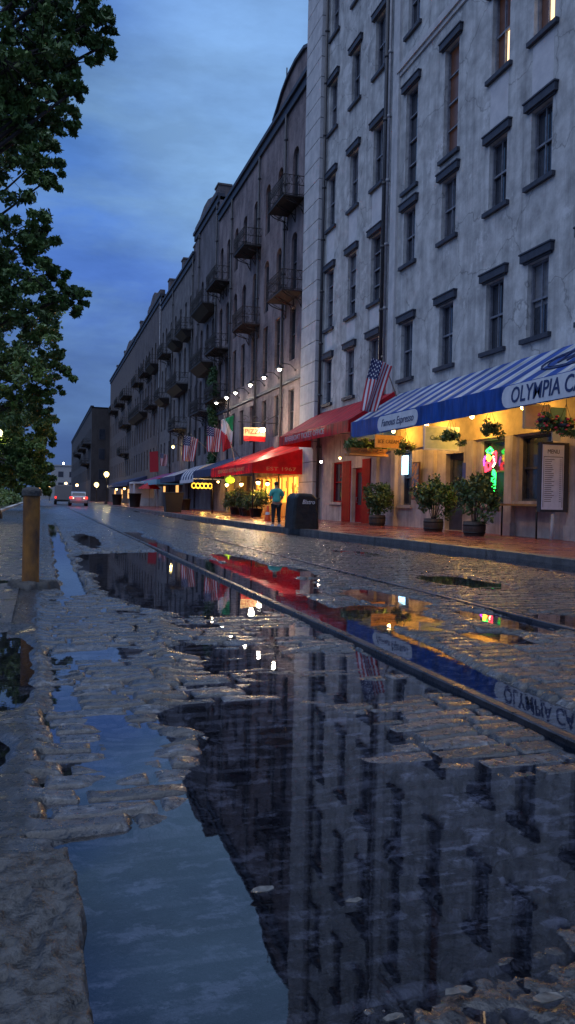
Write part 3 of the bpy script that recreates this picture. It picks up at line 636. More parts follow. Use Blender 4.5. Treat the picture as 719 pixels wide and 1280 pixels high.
# cafe front at ground level
lab = {15.0: None, 18.55: 'dark cafe window above a narrow ledge', 20.9: 'cafe window with neon in it', 27.2: 'narrow cafe window with a lit blue panel', 34.5: 'red framed shop window'}
for (a, b, c, d) in g_ops:
    if c > .5:
        f = window(wb, D, (a+b)/2, c, b-a, d-c, 'shop', False, False, lab[a])
        if a == 34.5: f.data = f.data.copy(); f.data.materials[0] = MT['redpaint']
        MB().box((D-.12, a-.15, c-.12), (D+.05, b+.15, c-.003)).build('sill', MT['stucco_low'], f)
def door(parent, D, a, b, h, m, label=None):
    mb = MB(); x = D+.18
    mb.box((x, a, .12), (x+.08, a+.14, h)); mb.box((x, b-.14, .12), (x+.08, b, h)); mb.box((x, a+.14, h-.2), (x+.08, b-.14, h)); mb.box((x, a+.14, .12), (x+.08, b-.14, .9)); mb.box((x, a+.14, 1.0), (x+.07, a+.2, h-.2))
    o = mb.build('door', m, parent)
    if label: o['label'] = label
    MB().box((x+.04, a+.14, .9), (x+.06, b-.14, h-.2)).build('pane', MT['glass'], o)
    MB().tube((x-.05, b-.22, 1.0), (x-.05, b-.22, 1.25), .014).tube((x-.05, b-.22, 1.01), (x+.01, b-.22, 1.01), .01).tube((x-.05, b-.22, 1.24), (x+.01, b-.22, 1.24), .01).build('handle', MT['chrome'], o)
door(wb, D, 23.35, 24.55, 2.75, MT['sash_dark']); door(wb, D, 32.0, 33.2, 2.55, MT['redpaint'], 'red panelled door with a tall glass pane')
for a_, b_ in ((33.35, 34.35), (31.1, 31.95)): MB().box((D-.05, a_, .12), (D, b_, 2.9)).build('red_panel', MT['redpaint'], wb)
# buff pilasters under the cafe awning
for y in (17.5, 20.5, 22.75, 25.4, 28.6, 30.4): MB().box((D-.14, y-.2, .11), (D, y+.2, 3.09)).box((D-.2, y-.25, .11), (D, y+.25, .5)).build('shopfront_pier', MT['stucco_low'], wb)
MB().box((D-.1, 14, 3.1), (D, 30.7, 4.6)).build('fascia_board', MT['buff'], wb)

# ---- balconies
def balcony(parent, y0, y1, z, D=D, dep=1.2, rust=False, solid=False, fan=False):
    m = MT['rusty'] if rust else MT['iron']; x = D-dep
    p = MB(); p.box((x, y0, z-.08), (D, y1, z))
    if solid: p.hexa([(D-dep*.45, y0+.2, z-.65), (D, y0+.2, z-.65), (D, y1-.2, z-.65), (D-dep*.45, y1-.2, z-.65), (x+.02, y0+.02, z-.082), (D, y0+.02, z-.082), (D, y1-.02, z-.082), (x+.02, y1-.02, z-.082)])
    else:
        n = max(2, int((y1-y0)/1.2)+1)
        for i in range(n):
            y = y0+.12+(y1-y0-.24)*i/(n-1)
            p.path([(x+.06, y, z-.08), (x+.35, y, z-.28), (D-.25, y, z-.45), (D-.02, y, z-.85)], .028); p.path([(D-.03, y, z-.1), (D-.03, y, z-.9)], .022)
            p.tube((x+.3, y, z-.1), (D-.03, y, z-.5), .02)
    o = p.build('balcony', m, parent)
    r = MB(); zt = z+1.08
    segs = [((x+.02, y0+.02), (x+.02, y1-.02)), ((x+.02, y0+.02), (D, y0+.02)), ((x+.02, y1-.02), (D, y1-.02))]
    for (a, b) in segs:
        for zz in (z+.06, z+.58, zt): r.tube((a[0], a[1], zz), (b[0], b[1], zz), .022, n=5)
        Ln = math.hypot(b[0]-a[0], b[1]-a[1]); n = max(3, int(Ln/.24))
        for i in range(n+1):
            t0 = i/n; px, py = a[0]+(b[0]-a[0])*t0, a[1]+(b[1]-a[1])*t0
            r.tube((px, py, z), (px, py, zt), .013, n=4)
            if i < n:
                t1 = (i+1)/n; qx, qy = a[0]+(b[0]-a[0])*t1, a[1]+(b[1]-a[1])*t1
                r.tube((px, py, z+.58), (qx, qy, zt), .011, n=4); r.tube((px, py, zt), (qx, qy, z+.58), .011, n=4)
                cx, cy = (px+qx)/2, (py+qy)/2; r.tube((px, py, z+.3), (cx, cy, z+.56), .010, n=4); r.tube((cx, cy, z+.08), (qx, qy, z+.3), .010, n=4)
    r.build('railing', m, o)
    return o

def building(label, y0, y1, H, D, wm, cols, rows, w=1.05, ops0=(), style='dark', cornice=True, trim='trim', name='brick_warehouse', arched=True, yloc=None):
    t = thing(name, label, 'building', (D, (y0+y1)/2, 0))
    ops = [(a, b, c, d) for (a, b, c, d) in ops0]
    wn = []
    for c in cols:
        for (a, b, ar) in rows:
            ops.append((c-w/2, c+w/2, a, b, ar)); wn.append((c, a, b))
    mb = MB(); facade(mb, D, y0, y1, 0, H, ops); shell(mb, D, y0, y1, H); mb.box((D+.34, y0+.1, .1), (D+.44, y1-.1, H-.2)); mb.box((D, y0, H-.3), (D+14, y1, H-.004))
    mb.build('wall', wm, t)
    for (c, a, b) in wn: window(t, D, c, a, w, b-a, style, False, False)
    for (a, b, c, d) in ops0: window(t, D, (a+b)/2, c, b-a, d-c, 'shop', False, False)
    if cornice:
        MB().box((D-.28, y0+.01, H-.0), (D+.4, y1-.01, H+.25)).box((D-.14, y0+.01, H-.5), (D-.002, y1-.01, H-.003)).build('cornice', MT[trim], t)
    return t
# brown rubble building
cb_ = [42.7, 45.7, 48.4, 51.4, 54.3, 56.9, 59.5, 61.8]
g2 = [(40.6, 42.6, .9, 2.2), (43.2, 44.8, .15, 2.2), (45.4, 48.6, .9, 2.2)]
bb = building('brown rubble stone warehouse with rusty balconies and a curved parapet beside the pale block', 40.1, 63, 24.0, D, MT['brown'], cb_,
    [(4.9, 7.35, False), (9.0, 12.0, False), (12.95, 16.2, True), (17.9, 21.0, True)], ops0=g2, style='dark')
pr = [(40.1, 24.25), (40.1, 25.2), (41.0, 25.55), (42.6, 25.65), (44.0, 25.5), (45.2, 25.15), (46.2, 24.6), (47.0, 24.25)]
MB().prism([(D-.1, y, z) for y, z in pr], (.5, 0, 0)).build('curved_parapet', MT['brown'], bb)
cp = MB()
for (ya, za), (yb, zb) in zip(pr[1:], pr[2:]): cp.hexa([(D-.25, ya, za), (D+.5, ya, za), (D+.5, yb, zb), (D-.25, yb, zb), (D-.25, ya, za+.18), (D+.5, ya, za+.18), (D+.5, yb, zb+.18), (D-.25, yb, zb+.18)])
cp.build('coping', MT['trim'], bb)
MB().tube((D+.4, 46.2, 24.2), (D+.4, 46.2, 27.3), .04).tube((D+.4, 46.2, 25), (D+.4, 46.7, 24.7), .03).build('vent_mast', MT['iron'], bb)
MB().box((D-.10, 40.12, 7.75), (D, 62.9, 7.92)).build('string_course', MT['trim'], bb)
for y in (44.3, 50.2, 58.0): pipe(bb, y, .2, 23.5)
for z in (12.5, 17.6): balcony(bb, 41.0, 44.1, z, rust=(z < 13)); balcony(bb, 49.8, 52.7, z, rust=(z < 13)); balcony(bb, 58.6, 62.2, z)
balcony(bb, 58.6, 62.2, 8.7)
for i_, (y, z) in enumerate(((55.2, 24.25), (62.0, 24.25))): MB().box((D+.6, y, 24.1), (D+1.6, y+.9, z+1.3)).build('chimney', MT['brown'], bb)

# neighbours down the street
b2 = building('grey brick warehouse with black undersided balconies, second beyond the pale block', 63, 73.6, 25.6, D, MT['gray'], [64.8, 67.2, 69.8, 72.2], [(4.9, 7.4, False), (8.9, 11.6, True), (13.2, 16.1, True), (17.6, 20.4, True)])
balcony(b2, 63.8, 68.8, 17.1, solid=True); balcony(b2, 63.8, 68.8, 12.3, solid=True); balcony(b2, 64.5, 68.4, 8.3)
pipe(b2, 63.4, .2, 25); pipe(b2, 71.0, .2, 25)
b3 = building('grey plastered warehouse with lower roof beyond the black balconies', 73.6, 95, 24.0, D, MT['plaster'], [75.5, 78.3, 81.3, 84.5, 87.6, 91, 93.6], [(4.9, 7.4, False), (8.9, 11.6, False), (13.2, 16.1, True), (17.6, 20.6, True)])
for (a, b, z, s) in ((73.9, 77.4, 17.0, 1), (79.6, 82.8, 17.0, 1), (76.2, 82.6, 12.2, 1), (86, 90, 16.8, 0), (88, 92, 12.2, 1), (76.5, 81, 7.9, 0)): balcony(b3, a, b, z, solid=bool(s))
pipe(b3, 85.9, .2, 24); pipe(b3, 74, .2, 24)
b4 = building('dark brick warehouse with many small balconies, mid street', 95, 123, 25.3, D, MT['dark'], [97+3.1*i for i in range(9)], [(4.8, 7.4, False), (8.9, 11.6, False), (13.2, 16.1, True), (17.6, 20.6, True)])
for (a, b, z, s) in ((96, 101, 17.3, 1), (103, 108, 17.3, 0), (107, 121, 12.6, 1), (97, 102, 12.4, 0), (112, 117, 17.2, 0)): balcony(b4, a, b, z, solid=bool(s))
pipe(b4, 95.5, .2, 25, m='pipe_lt')
b5 = building('long umber warehouse with rows of small dark windows and iron balconies', 123, 169, 25.2, D, MT['dim'], [125+3.5*i for i in range(13)], [(4.6, 7.2, False), (8.9, 11.4, False), (13.0, 15.6, False), (17.4, 20.0, False)])
for (a, b, z) in ((127, 133, 17.2), (138, 144, 17.2), (150, 157, 17.2), (127, 134, 12.6), (142, 148, 12.6), (130, 136, 8.2)): balcony(b5, a, b, z, dep=1.4) if a != 142 else None
b6 = building('farthest dark warehouse standing out into the street with blank end wall', 169, 285, 19.8, 9.7, MT['soot'], [173+5*i for i in range(21)], [(4.6, 7.2, False), (8.9, 11.4, False), (13.0, 15.6, False)], w=1.4)
for (a, b, z) in ((171, 180, 12.2), (190, 200, 12.2), (175, 184, 8.2), (215, 226, 12.2)): balcony(b6, a, b, z, D=9.7, dep=1.6)

for i_, x_ in enumerate((11.2, 13.6, 16.2)):
    for z_ in (4.6, 8.9, 13.0): f_ = MB().box((x_, 168.93, z_), (x_+1.3, 168.995, z_+2.3)).build('window', MT['sash_dark'], b6); MB().box((x_+.1, 168.9, z_+.1), (x_+1.2, 168.928, z_+2.2)).build('pane', MT['glass'], f_)
def roofbit(par, y0, y1, z0, z1, m='dim', x0=.5, x1=1.6): MB().box((D+x0, y0, z0), (D+x1, y1, z1)).box((D+x0-.08, y0-.08, z1), (D+x1+.08, y1+.08, z1+.15)).build('chimney', MT[m], par)
def gable(par, y0, y1, z, h, m):
    ym = (y0+y1)/2; MB().prism([(D-.12, y0, z), (D-.12, y0, z+h*.45), (D-.12, y0+(ym-y0)*.45, z+h*.55), (D-.12, ym-.9, z+h), (D-.12, ym+.9, z+h), (D-.12, y1-(y1-ym)*.45, z+h*.55), (D-.12, y1, z+h*.45), (D-.12, y1, z)], (.6, 0, 0)).build('parapet', m, par)
gable(b2, 63.2, 73.4, 25.86, 1.0, MT['gray']); gable(b4, 96, 108, 25.56, 1.6, MT['dark']); gable(b5, 124, 140, 25.46, 1.2, MT['dim'])
for p_, a_, z_, h_ in ((b2, 66, 25.8, 1.9), (b3, 76, 24.2, 1.5), (b3, 83, 24.2, 2.1), (b3, 92.5, 24.2, 2.4), (b4, 110, 25.5, 1.9), (b4, 121, 25.5, 2.2), (b5, 145, 25.4, 2.0), (b5, 160, 25.4, 1.8)): roofbit(p_, a_, a_+1.3, z_-.5, z_+h_)
for p_, a_, w_ in ((b3, 80.5, 1.6), (b3, 89.5, 1.4), (b4, 101.0, 2.0), (b4, 112, 2.4), (b4, 118, 2.0), (b5, 128.0, 2.4), (b5, 139, 2.4), (b5, 152, 3)): MB().box((D-.05, a_, .9), (D-.02, a_+w_, 2.4)).build('lit_shop_window', MT['farlit'], p_)
# pale building closing the street
eb = thing('cream_building', 'pale cream building closing the far end of the street', 'building', (6, 330, 0))
mb = MB(); mb.box((3.6, 330, 0), (14.5, 345, 13.2)).box((-3, 334, 0), (3.6, 346, 9.6)).box((3.3, 329.7, 13.2), (14.8, 345.3, 13.7)); mb.build('wall', MT['cream'], eb)
for x, z in ((6.2, 8.8), (10.5, 8.8), (6.2, 4.4), (10.5, 4.4)): MB().box((x, 329.9, z), (x+2, 330.05, z+2.2)).build('window', MT['sash_dark'], eb)
for x in (-1.5, .8): MB().box((x, 333.9, 3), (x+1.4, 334.05, 5)).build('window', MT['farlit'], eb)
MB().ball((8.2, 331, 14.4), .35).build('roof_lamp', MT['bulbw'], eb)

# ------------------------------------------------------------------ awnings
def striped(mb, y0, y1, xw, zw, xf, zf, pitch, a, b, th=.03):
    y = y0; k = 0
    while y < y1-.01:
        e2 = min(y+pitch, y1)
        sag = .0
        mb.add([(xw, y, zw), (xf, y, zf), (xf, e2, zf), (xw, e2, zw), (xw, y, zw-th), (xf, y, zf-th), (xf, e2, zf-th), (xw, e2, zw-th)], [(0, 1, 2, 3), (7, 6, 5, 4), (0, 4, 5, 1), (1, 5, 6, 2), (2, 6, 7, 3), (3, 7, 4, 0)], a if k % 2 == 0 else b)
        y = e2; k += 1
def awning(label, y0, y1, proj, zw, zf, zv, canopy, stripes=None, pitch=.28, frame=True, D=D, group=None, vm=None):
    t = thing('awning', label, 'awning', (D, (y0+y1)/2, zf), group)
    mb = MB(); xf = D-proj
    if stripes: striped(mb, y0, y1, D-.01, zw, xf, zf, pitch, 0, 1); mats = stripes
    else:
        n = max(2, int((y1-y0)/1.1)); mats = [canopy]
        for i in range(n):      # cloth sags a little between ribs
            ya = y0+(y1-y0)*i/n; yb = y0+(y1-y0)*(i+1)/n; ym = (ya+yb)/2
            for (p, q, dp, dq) in ((ya, ym, 0, .05), (ym, yb, .05, 0)):
                k = 4; rows_ = []
                for j in range(k+1):
                    s = j/k; sg = math.sin(math.pi*s)
                    rows_.append(((D-.01+(xf-D)*s, p, zw+(zf-zw)*s-dp*sg), (D-.01+(xf-D)*s, q, zw+(zf-zw)*s-dq*sg)))
                for j in range(k): mb.add([rows_[j][0], rows_[j+1][0], rows_[j+1][1], rows_[j][1]], [(0, 1, 2, 3)], 0, True)
    mb.add([(D-.01, y0, zw), (xf, y0, zf), (D-.01, y0, zf)], [(0, 1, 2)], 0); mb.add([(D-.01, y1, zw), (xf, y1, zf), (D-.01, y1, zf)], [(0, 1, 2)], 0)
    mb.build('canopy', mats, t)
    v = MB(); v.box((xf-.012, y0, zv), (xf+.012, y1, zf+.01)); v.box((xf+.012, y0-.008, zv), (D, y0+.012, zf-.002)); v.box((xf+.012, y1-.012, zv), (D, y1+.008, zf-.002))
    v.build('valance', vm or canopy, t)
    if frame:
        f = MB(); n = max(2, int((y1-y0)/2.2))
        for i in range(n+1):
            y = y0+.06+(y1-y0-.12)*i/n; f.tube((D, y, zw-.08), (xf+.04, y, zf-.06), .02, n=6); f.tube((D, y, zf-.1), (xf+.04, y, zf-.1), .02, n=6)
        f.tube((xf+.05, y0, zf-.08), (xf+.05, y1, zf-.08), .024, n=6); f.build('frame', MT['pipe_lt'], t)
    return t
aw = awning('blue and white striped cafe awning with a long blue valance', 8.0, 28.5, 2.0, 5.32, 4.08, 3.48, MT['blue'], [MT['blue'], MT['white']], .27*2*.9)
# banners on the valance
def banner(parent, y0, y1, z0, z1, x, rounded=True, name='banner'):
    pts = []; r = (z1-z0)/2
    for a in range(9): t_ = math.pi/2+math.pi*a/8; pts.append((y1-r+r*-math.cos(t_)*1, z0+r+r*math.sin(t_)))
    for a in range(9): t_ = math.pi/2-math.pi*a/8; pass
    pts2 = [(y1-r+r*math.sin(math.pi*a/8), z0+r+r*math.cos(math.pi*a/8)) for a in range(9)]+[(y0+r-r*math.sin(math.pi*a/8), z0+r-r*math.cos(math.pi*a/8)) for a in range(9)]
    return MB().prism([(x-.006, p[0], p[1]) for p in pts2], (-.01, 0, 0)).build(name, MT['paper'], parent)
XF = D-2.0-.012
b_ = banner(aw, 10.6, 17.95, 3.50, 4.07, XF); text('OLYMPIA CAFE', .56, (XF-.024, 15.9, 3.785), '-X', MT['ink'], aw, width=3.3, shear=.18, bold=.006)
b_ = banner(aw, 22.75, 25.9, 3.52, 4.05, XF); text('Famous Espresso', .36, (XF-.024, 24.3, 3.79), '-X', MT['ink'], aw, width=2.5, shear=.3)
# crest ovals printed on the slope
def slope_text(s, size, y, frac, width, parent):
    dv = Vector((-2.0, 0, 4.08-5.32)).normalized(); up = -dv; nrm = Vector((0, -1, 0)).cross(up)
    mm = Matrix(((0, up.x, nrm.x), (-1, up.y, nrm.y), (0, up.z, nrm.z)))
    p = Vector((D, y, 5.32))+Vector((-2.0, 0, -1.24))*frac+nrm*.02
    return text(s, size, p, mm, MT['ink'], parent, width=width)
rg = MB(); dv = Vector((-2.0, 0, -1.24)); nn = Vector((-.527, 0, .85))
def ring(cy, a, b, r):
    P = [Vector((D, cy, 5.32))+dv*.52+Vector((0, a*math.cos(q), 0))+dv.normalized()*b*math.sin(q)+nn*.02 for q in [2*math.pi*i/32 for i in range(33)]]
    rg.path(P, r, n=4)
ring(16.2, 1.25, .62, .03); ring(16.2, 1.05, .48, .015)
for q in range(5): rg.path([Vector((D, 16.9-.35*q, 5.32))+dv*(.36+.0*q)+nn*.025, Vector((D, 16.7-.35*q, 5.32))+dv*.62+nn*.025, Vector((D, 16.45-.35*q, 5.32))+dv*.42+nn*.025], .022, n=4)
rg.build('printed_crest', MT['ink'], aw)

ar = awning('deep red ticket office awning between the striped and the glowing one', 28.75, 38.1, 2.0, 5.48, 4.22, 3.76, MT['red_deep'], vm=MT['red'])
text('RIVERBOAT TICKET OFFICE', .34, (XF-.012, 34.3, 4.0), '-X', MT['pinkink'], ar, width=5.6, bold=.004)
# glowing red awning, hipped
ag = thing('awning', 'bright glowing red restaurant awning hipped at its near corner', 'awning', (D-1.5, 45, 2.6))
y0, y1, xf, zr, zf, zv = 39.4, 49.8, 10.35, 3.95, 2.95, 2.42
zf2 = 2.95
mb = MB(); Wt = [(y0, zf2+.80), (41.9, zr+.42), (44.0, zr-.12), (46.3, zr+.36), (y1, zr-.05)]; Fp = [(y0, zf2), (y0+.9, zf2), (43.8, zf2), (45.2, zf2), (y1, zf2)]
for k in range(4):
    mb.add([(D-.01, Wt[k][0], Wt[k][1]), (xf, Fp[k][0], Fp[k][1]), (xf, Fp[k+1][0], Fp[k+1][1]), (D-.01, Wt[k+1][0], Wt[k+1][1])], [(0, 1, 2), (0, 2, 3)])
mb.add([(D-.01, y1, zr-.05), (D-.01, y1, zf2), (xf, y1, zf2)], [(0, 1, 2)])
mb.build('canopy', MT['red'], ag)
MB().box((xf-.012, y0, zv), (xf+.012, y1, zf2)).box((xf+.012, y0-.01, zv), (D-.34, y0+.012, zf2-.001)).prism([(xf+.013, y0-.009, zf2), (D-.34, y0-.009, zf2), (D-.34, y0-.009, zf2+.82)], (0, .02, 0)).build('valance', MT['red'], ag)
f = MB()
for i in range(6):
    y = y0+.1+(y1-y0-.2)*i/5; f.tube((D, y, zf2-.1), (xf+.04, y, zf2-.1), .02, n=6)
f.tube((xf+.05, y0, zf2-.08), (xf+.05, y1, zf2-.08), .022, n=6).tube((xf+.08, y0+.1, .11), (xf+.08, y0+.1, zf2-.1), .035).tube((xf+.08, y1-.2, .11), (xf+.08, y1-.2, zf2-.1), .035).build('frame', MT['iron'], ag)
text('SEAFOOD RESTAURANT', .3, (xf-.02, 44.3, 2.68), '-X', MT['gold'], ag, width=6.6, bold=.004)
text('EST 1967', .26, (11.9, y0-.018, 2.66), '-Y', MT['gold'], ag, width=1.6)
# further awnings
awning('navy awning right beyond the glowing red awning', 50.6, 59.5, 2.4, 4.1, 3.1, 2.6, MT['navy'])
adome = thing('dome_awning', 'rounded white awning with dark stripes over a yellow lit sign', 'awning', (D-1, 63, 2.8))
mb = MB()
for k in range(10):
    ya = 60.6+k*.62; yb = ya+.62; prev = None
    for i in range(9):
        a = math.pi/2*i/8; cur = (D-2.2*math.sin(a), 2.55+1.35*math.cos(a))
        if prev: mb.add([(prev[0], ya, prev[1]), (cur[0], ya, cur[1]), (cur[0], yb, cur[1]), (prev[0], yb, prev[1])], [(0, 1, 2, 3)], k % 2, True)
        prev = cur
fan_ = [(D, 60.6, 2.55)]+[(D-2.2*math.sin(math.pi/2*i/8), 60.6, 2.55+1.35*math.cos(math.pi/2*i/8)) for i in range(9)]
mb.add(fan_, [tuple(range(10))], 0); mb.build('canopy', [MT['flagwhite'], MT['navy']], adome)
MB().box((D-2.2, 60.6, 2.3), (D-2.18, 66.8, 2.56)).build('valance', MT['flagwhite'], adome)
awning('navy awning with red and white stripes beyond the domed one', 68, 77, 2.4, 3.9, 3.0, 2.5, MT['navy'], [MT['navy'], MT['flagwhite'], ], 1.4)
awning('pale blue awning with red and blue bands, fifth along the pavement', 78, 92, 2.6, 3.8, 2.9, 2.4, MT['teal_c'], [MT['flagred'], MT['blue']], 2.6, vm=MT['teal_c'])
awning('dark awning far along the pavement near the street lamps', 106, 140, 2.6, 4.0, 3.1, 2.6, MT['navy'])
# ------------------------------------------------------------------ lamps
def goose(y, label, p=22):
    t = thing('wall_lamp', label, 'lamp', (D, y, 8.7), 'gooseneck lamps along the brown wall')
    MB().path([(D, y, 8.3), (D-.35, y, 8.6), (D-.75, y, 8.62), (D-.95, y, 8.45)], .022, n=6).lathe((D, y, 8.25), [(.09, 0), (.09, .1)], 8).build('arm', MT['iron'], t)
    MB().lathe((D-.95, y, 8.30), [(.26, 0), (.2, .09), (.08, .16), (.05, .24)], 12).build('shade', MT['iron'], t)
    MB().ball((D-.95, y, 8.27), .10, 10).build('bulb', MT['bulbw'], t)
    light(t, (D-.95, y, 8.12), p, (1, .82, .62), .1)
for y, l in ((41.9, 'wall lamp nearest the pale building pier'), (45.1, 'second wall lamp from the pale building pier'), (48.3, 'third wall lamp from the pale building pier'), (52.3, 'fourth wall lamp from the pale building pier'), (55.0, 'fifth wall lamp from the pale building pier'), (58.4, 'farthest of the wall lamps on the brown wall')): goose(y, l)
def bulb(x, y, z, p, label, r=.07, c=(1, .55, .2), m='bulb', top=None, grp='bulbs under the awnings'):
    t = thing('hanging_lamp', label, 'lamp', (x, y, z), grp)
    MB().tube((x, y, z+r), (x, y, top or z+.5), .008, n=5).lathe((x, y, z+r*.3), [(r*1.6, 0), (r*1.1, r*.8), (r*.3, r*1.2)], 12).build('lamp_shade', MT['iron'], t)
    MB().ball((x, y, z-.02), r, 10).build('bulb', MT[m], t); light(t, (x, y, z-.14), p, c, .06)
for y, p, l in ((15.6, 10, 'bulb under the striped awning nearest the camera'), (18.9, 14, 'bulb under the striped awning over the dark window'), (21.6, 30, 'bulb under the striped awning over the neon window'), (24.6, 30, 'bulb under the striped awning over the cafe door'), (27.3, 26, 'bulb under the striped awning over the lit blue panel')):
    bulb(D-.75, y, 3.75, p*2.8, l, c=(1, .52, .10), top=4.5)
bulb(D-.9, 34.9, 2.9, 7, 'small white bulb before the red framed window', .06, (1, .7, .45), 'bulbw', top=3.7)
bulb(D-1.0, 32.2, 2.95, 12, 'bulb over the red panelled door', .05, (1, .6, .35), top=3.7)
for x, y, l in ((11.0, 40.6, 'warm lamp under the glowing awning beside the black covered cart'), (12.2, 43.0, 'warm lamp deep under the glowing awning'), (11.5, 46.3, 'warm lamp under the glowing awning left of the person'), (11.2, 48.9, 'warm lamp under the far end of the glowing awning')):
    bulb(x, y, 1.98, 115, l, .11, (1, .50, .10), top=2.9)
# restaurant front: lit rear wall patterns
rf = thing('restaurant_window', 'warm lit restaurant shop window below the glowing red awning', 'shop window', (D-.1, 45, 0))
MB().box((D-.06, 40.5, .9), (D-.03, 49.4, 2.35)).build('lit_glass', MT['interior'], rf)
fr_ = MB()
for k_ in range(26):       # bottles, frames and people's shapes on the lit back wall
    y_ = random.uniform(40.6, 49); z_ = random.uniform(.95, 2.0); MB().box((D-.075, y_, z_), (D-.062, y_+random.uniform(.08, .4), min(2.33, z_+random.uniform(.15, .6)))).build('display', random.choice([MT['wood'], MT['redpaint'], MT['shutter'], MT['interior2'], MT['redpaint']]), rf)
for y in [40.45+1.12*i for i in range(9)]: fr_.box((D-.14, y-.05, .11), (D-.02, y+.05, 2.45))
fr_.box((D-.14, 40.4, .8), (D-.02, 49.5, .92)).box((D-.14, 40.4, 2.35), (D-.02, 49.5, 2.47)).box((D-.12, 40.5, .12), (D-.05, 49.4, .8)); fr_.build('frame', MT['buff'], rf)
# street lamps
def street_lamp(x, y, h, label, r=.28, p=120, m='globe_far'):
    t = thing('street_lamp', label, 'street lamp', (x, y, 0), 'globe street lamps')
    MB().lathe((x, y, .1), [(.2, 0), (.2, .15), (.12, .35), (.07, .7), (.055, h-.7), (.09, h-.55), (.06, h-.45), (.14, h-.38)], 12).build('post', MT['iron'], t)
    MB().ball((x, y, h), r, 14).build('globe', MT[m], t); light(t, (x, y, h-.02-r*1.15), p, (1, .8, .4), .2)
street_lamp(7.85, 103, 3.95, 'tall globe street lamp glowing before the long warehouse', .34, 220)
street_lamp(9.2, 143, 3.2, 'lower globe lamp farther along the right pavement', .42, 200)
street_lamp(-1.62, 32, 3.35, 'globe street lamp among the leaves at the left edge', .17, 110, 'globe')
street_lamp(-3.4, 90, 3.6, 'distant globe lamp beneath the left trees', .2, 90, 'globe')

# ------------------------------------------------------------------ flags
def us_cloth(parent, top, w, h, lean, name='cloth', nu=26, nv=34):
    """hangs down from pole tip: u along fly (downwards here), folds"""
    vs = []; fs = []; mi = []
    for j in range(nv+1):
        for i in range(nu+1):
            u = i/nu; v = j/nv
            x = top[0]+(u-.5)*w*(1-.25*v)+lean*v*h; y = top[1]+.12*w*math.sin(u*9+v*3)*(.4+v)
            z = top[2]-v*h-.22*h*abs(u-.0)*(1-v)*.6
            vs.append((x, y, z))
    for j in range(nv):
        for i in range(nu):
            a = j*(nu+1)+i; fs.append((a, a+1, a+nu+2, a+nu+1))
            canton = j < nv*.36 and i < nu*.5
            if canton: mi.append(1 if i % 2 == 0 and j % 3 == (0 if i % 4 else 1) else 2)
            else: mi.append(0 if (i % 4) < 2 else 1)
    mb = MB()
    for f_, q in zip(fs, mi): pass
    mb.v = vs; mb.f = fs; mb.mi = mi; mb.sm = [True]*len(fs)
    o = mb.build(name, [MT['flagred'], MT['flagwhite'], MT['flagblue']], parent)
    s = o.modifiers.new('thick', 'SOLIDIFY'); s.thickness = .006
    return o
def us_flag(base, tip, w, h, lean, label):
    t = thing('flag', label, 'flag', base); MB().tube(base, tip, .025, .018, n=8).ball(tip, .05, 8).build('pole', MT['pole'], t)
    tp = (tip[0], tip[1]-.03, tip[2]-.05)
    us_cloth(t, tp, w, h, lean); return t
us_flag((D, 28.4, 4.9), (12.25, 27.6, 6.55), .85, 2.05, -.26, 'stars and stripes flag over the join of striped and red awnings')
us_flag((D-.6, 51.5, 3.7), (10.85, 51.3, 5.9), 1.05, 1.7, -.05, 'stars and stripes flag nearest the green white and red flag')
us_flag((D, 61.0, 4.1), (10.9, 60.2, 5.95), 1.1, 2.0, -.1, 'stars and stripes flag above the rounded white awning')
def tricolour(base, tip, w, h, cols, label):
    t = thing('flag', label, 'flag', base); MB().tube(base, tip, .028, .02, n=8).ball(tip, .05, 8).build('pole', MT['pole'], t)
    vs = []; fs = []; mi = []; nu, nv = 12, 18
    for j in range(nv+1):
        for i in range(nu+1):
            u = i/nu; v = j/nv; vs.append((tip[0]-.15+u*w*(.62-.2*v)+.1*v, tip[1]-.05+.12*math.sin(u*8+v*4), tip[2]-.05-v*h*1.55-(1-u)*h*.25))
    for j in range(nv):
        for i in range(nu):
            a = j*(nu+1)+i; fs.append((a, a+1, a+nu+2, a+nu+1)); mi.append(min(2, max(0, int(j/nv*2.3+(1-i/nu)*1.5-.15))))
    mb = MB(); mb.v = vs; mb.f = fs; mb.mi = mi; mb.sm = [True]*len(fs)
    o = mb.build('cloth', cols, t); s = o.modifiers.new('thick', 'SOLIDIFY'); s.thickness = .006
tricolour((11.0, 46.0, 3.3), (10.75, 48.2, 6.35), 1.3, 1.3, [MT['flaggreen'], MT['flagwhite'], MT['flagred']], 'green, white and red flag slanting over the glowing awning')
t = thing('flag', 'red flag hanging beside a small stars and stripes, farthest along the street', 'flag', (12.2, 86, 4))
MB().tube((D, 86.5, 4.2), (11.3, 85.5, 6.1), .03).build('pole', MT['pole'], t)
o = MB().add([(11.0, 85.5, 6.0), (11.9, 85.4, 6.1), (12.0, 85.5, 3.9), (11.1, 85.7, 3.8)], [(0, 1, 2, 3)]).build('cloth', MT['flagred'], t); o.modifiers.new('thick', 'SOLIDIFY').thickness = .01
us_cloth(t, (12.5, 85.2, 5.9), .8, 1.4, 0, 'striped_cloth')

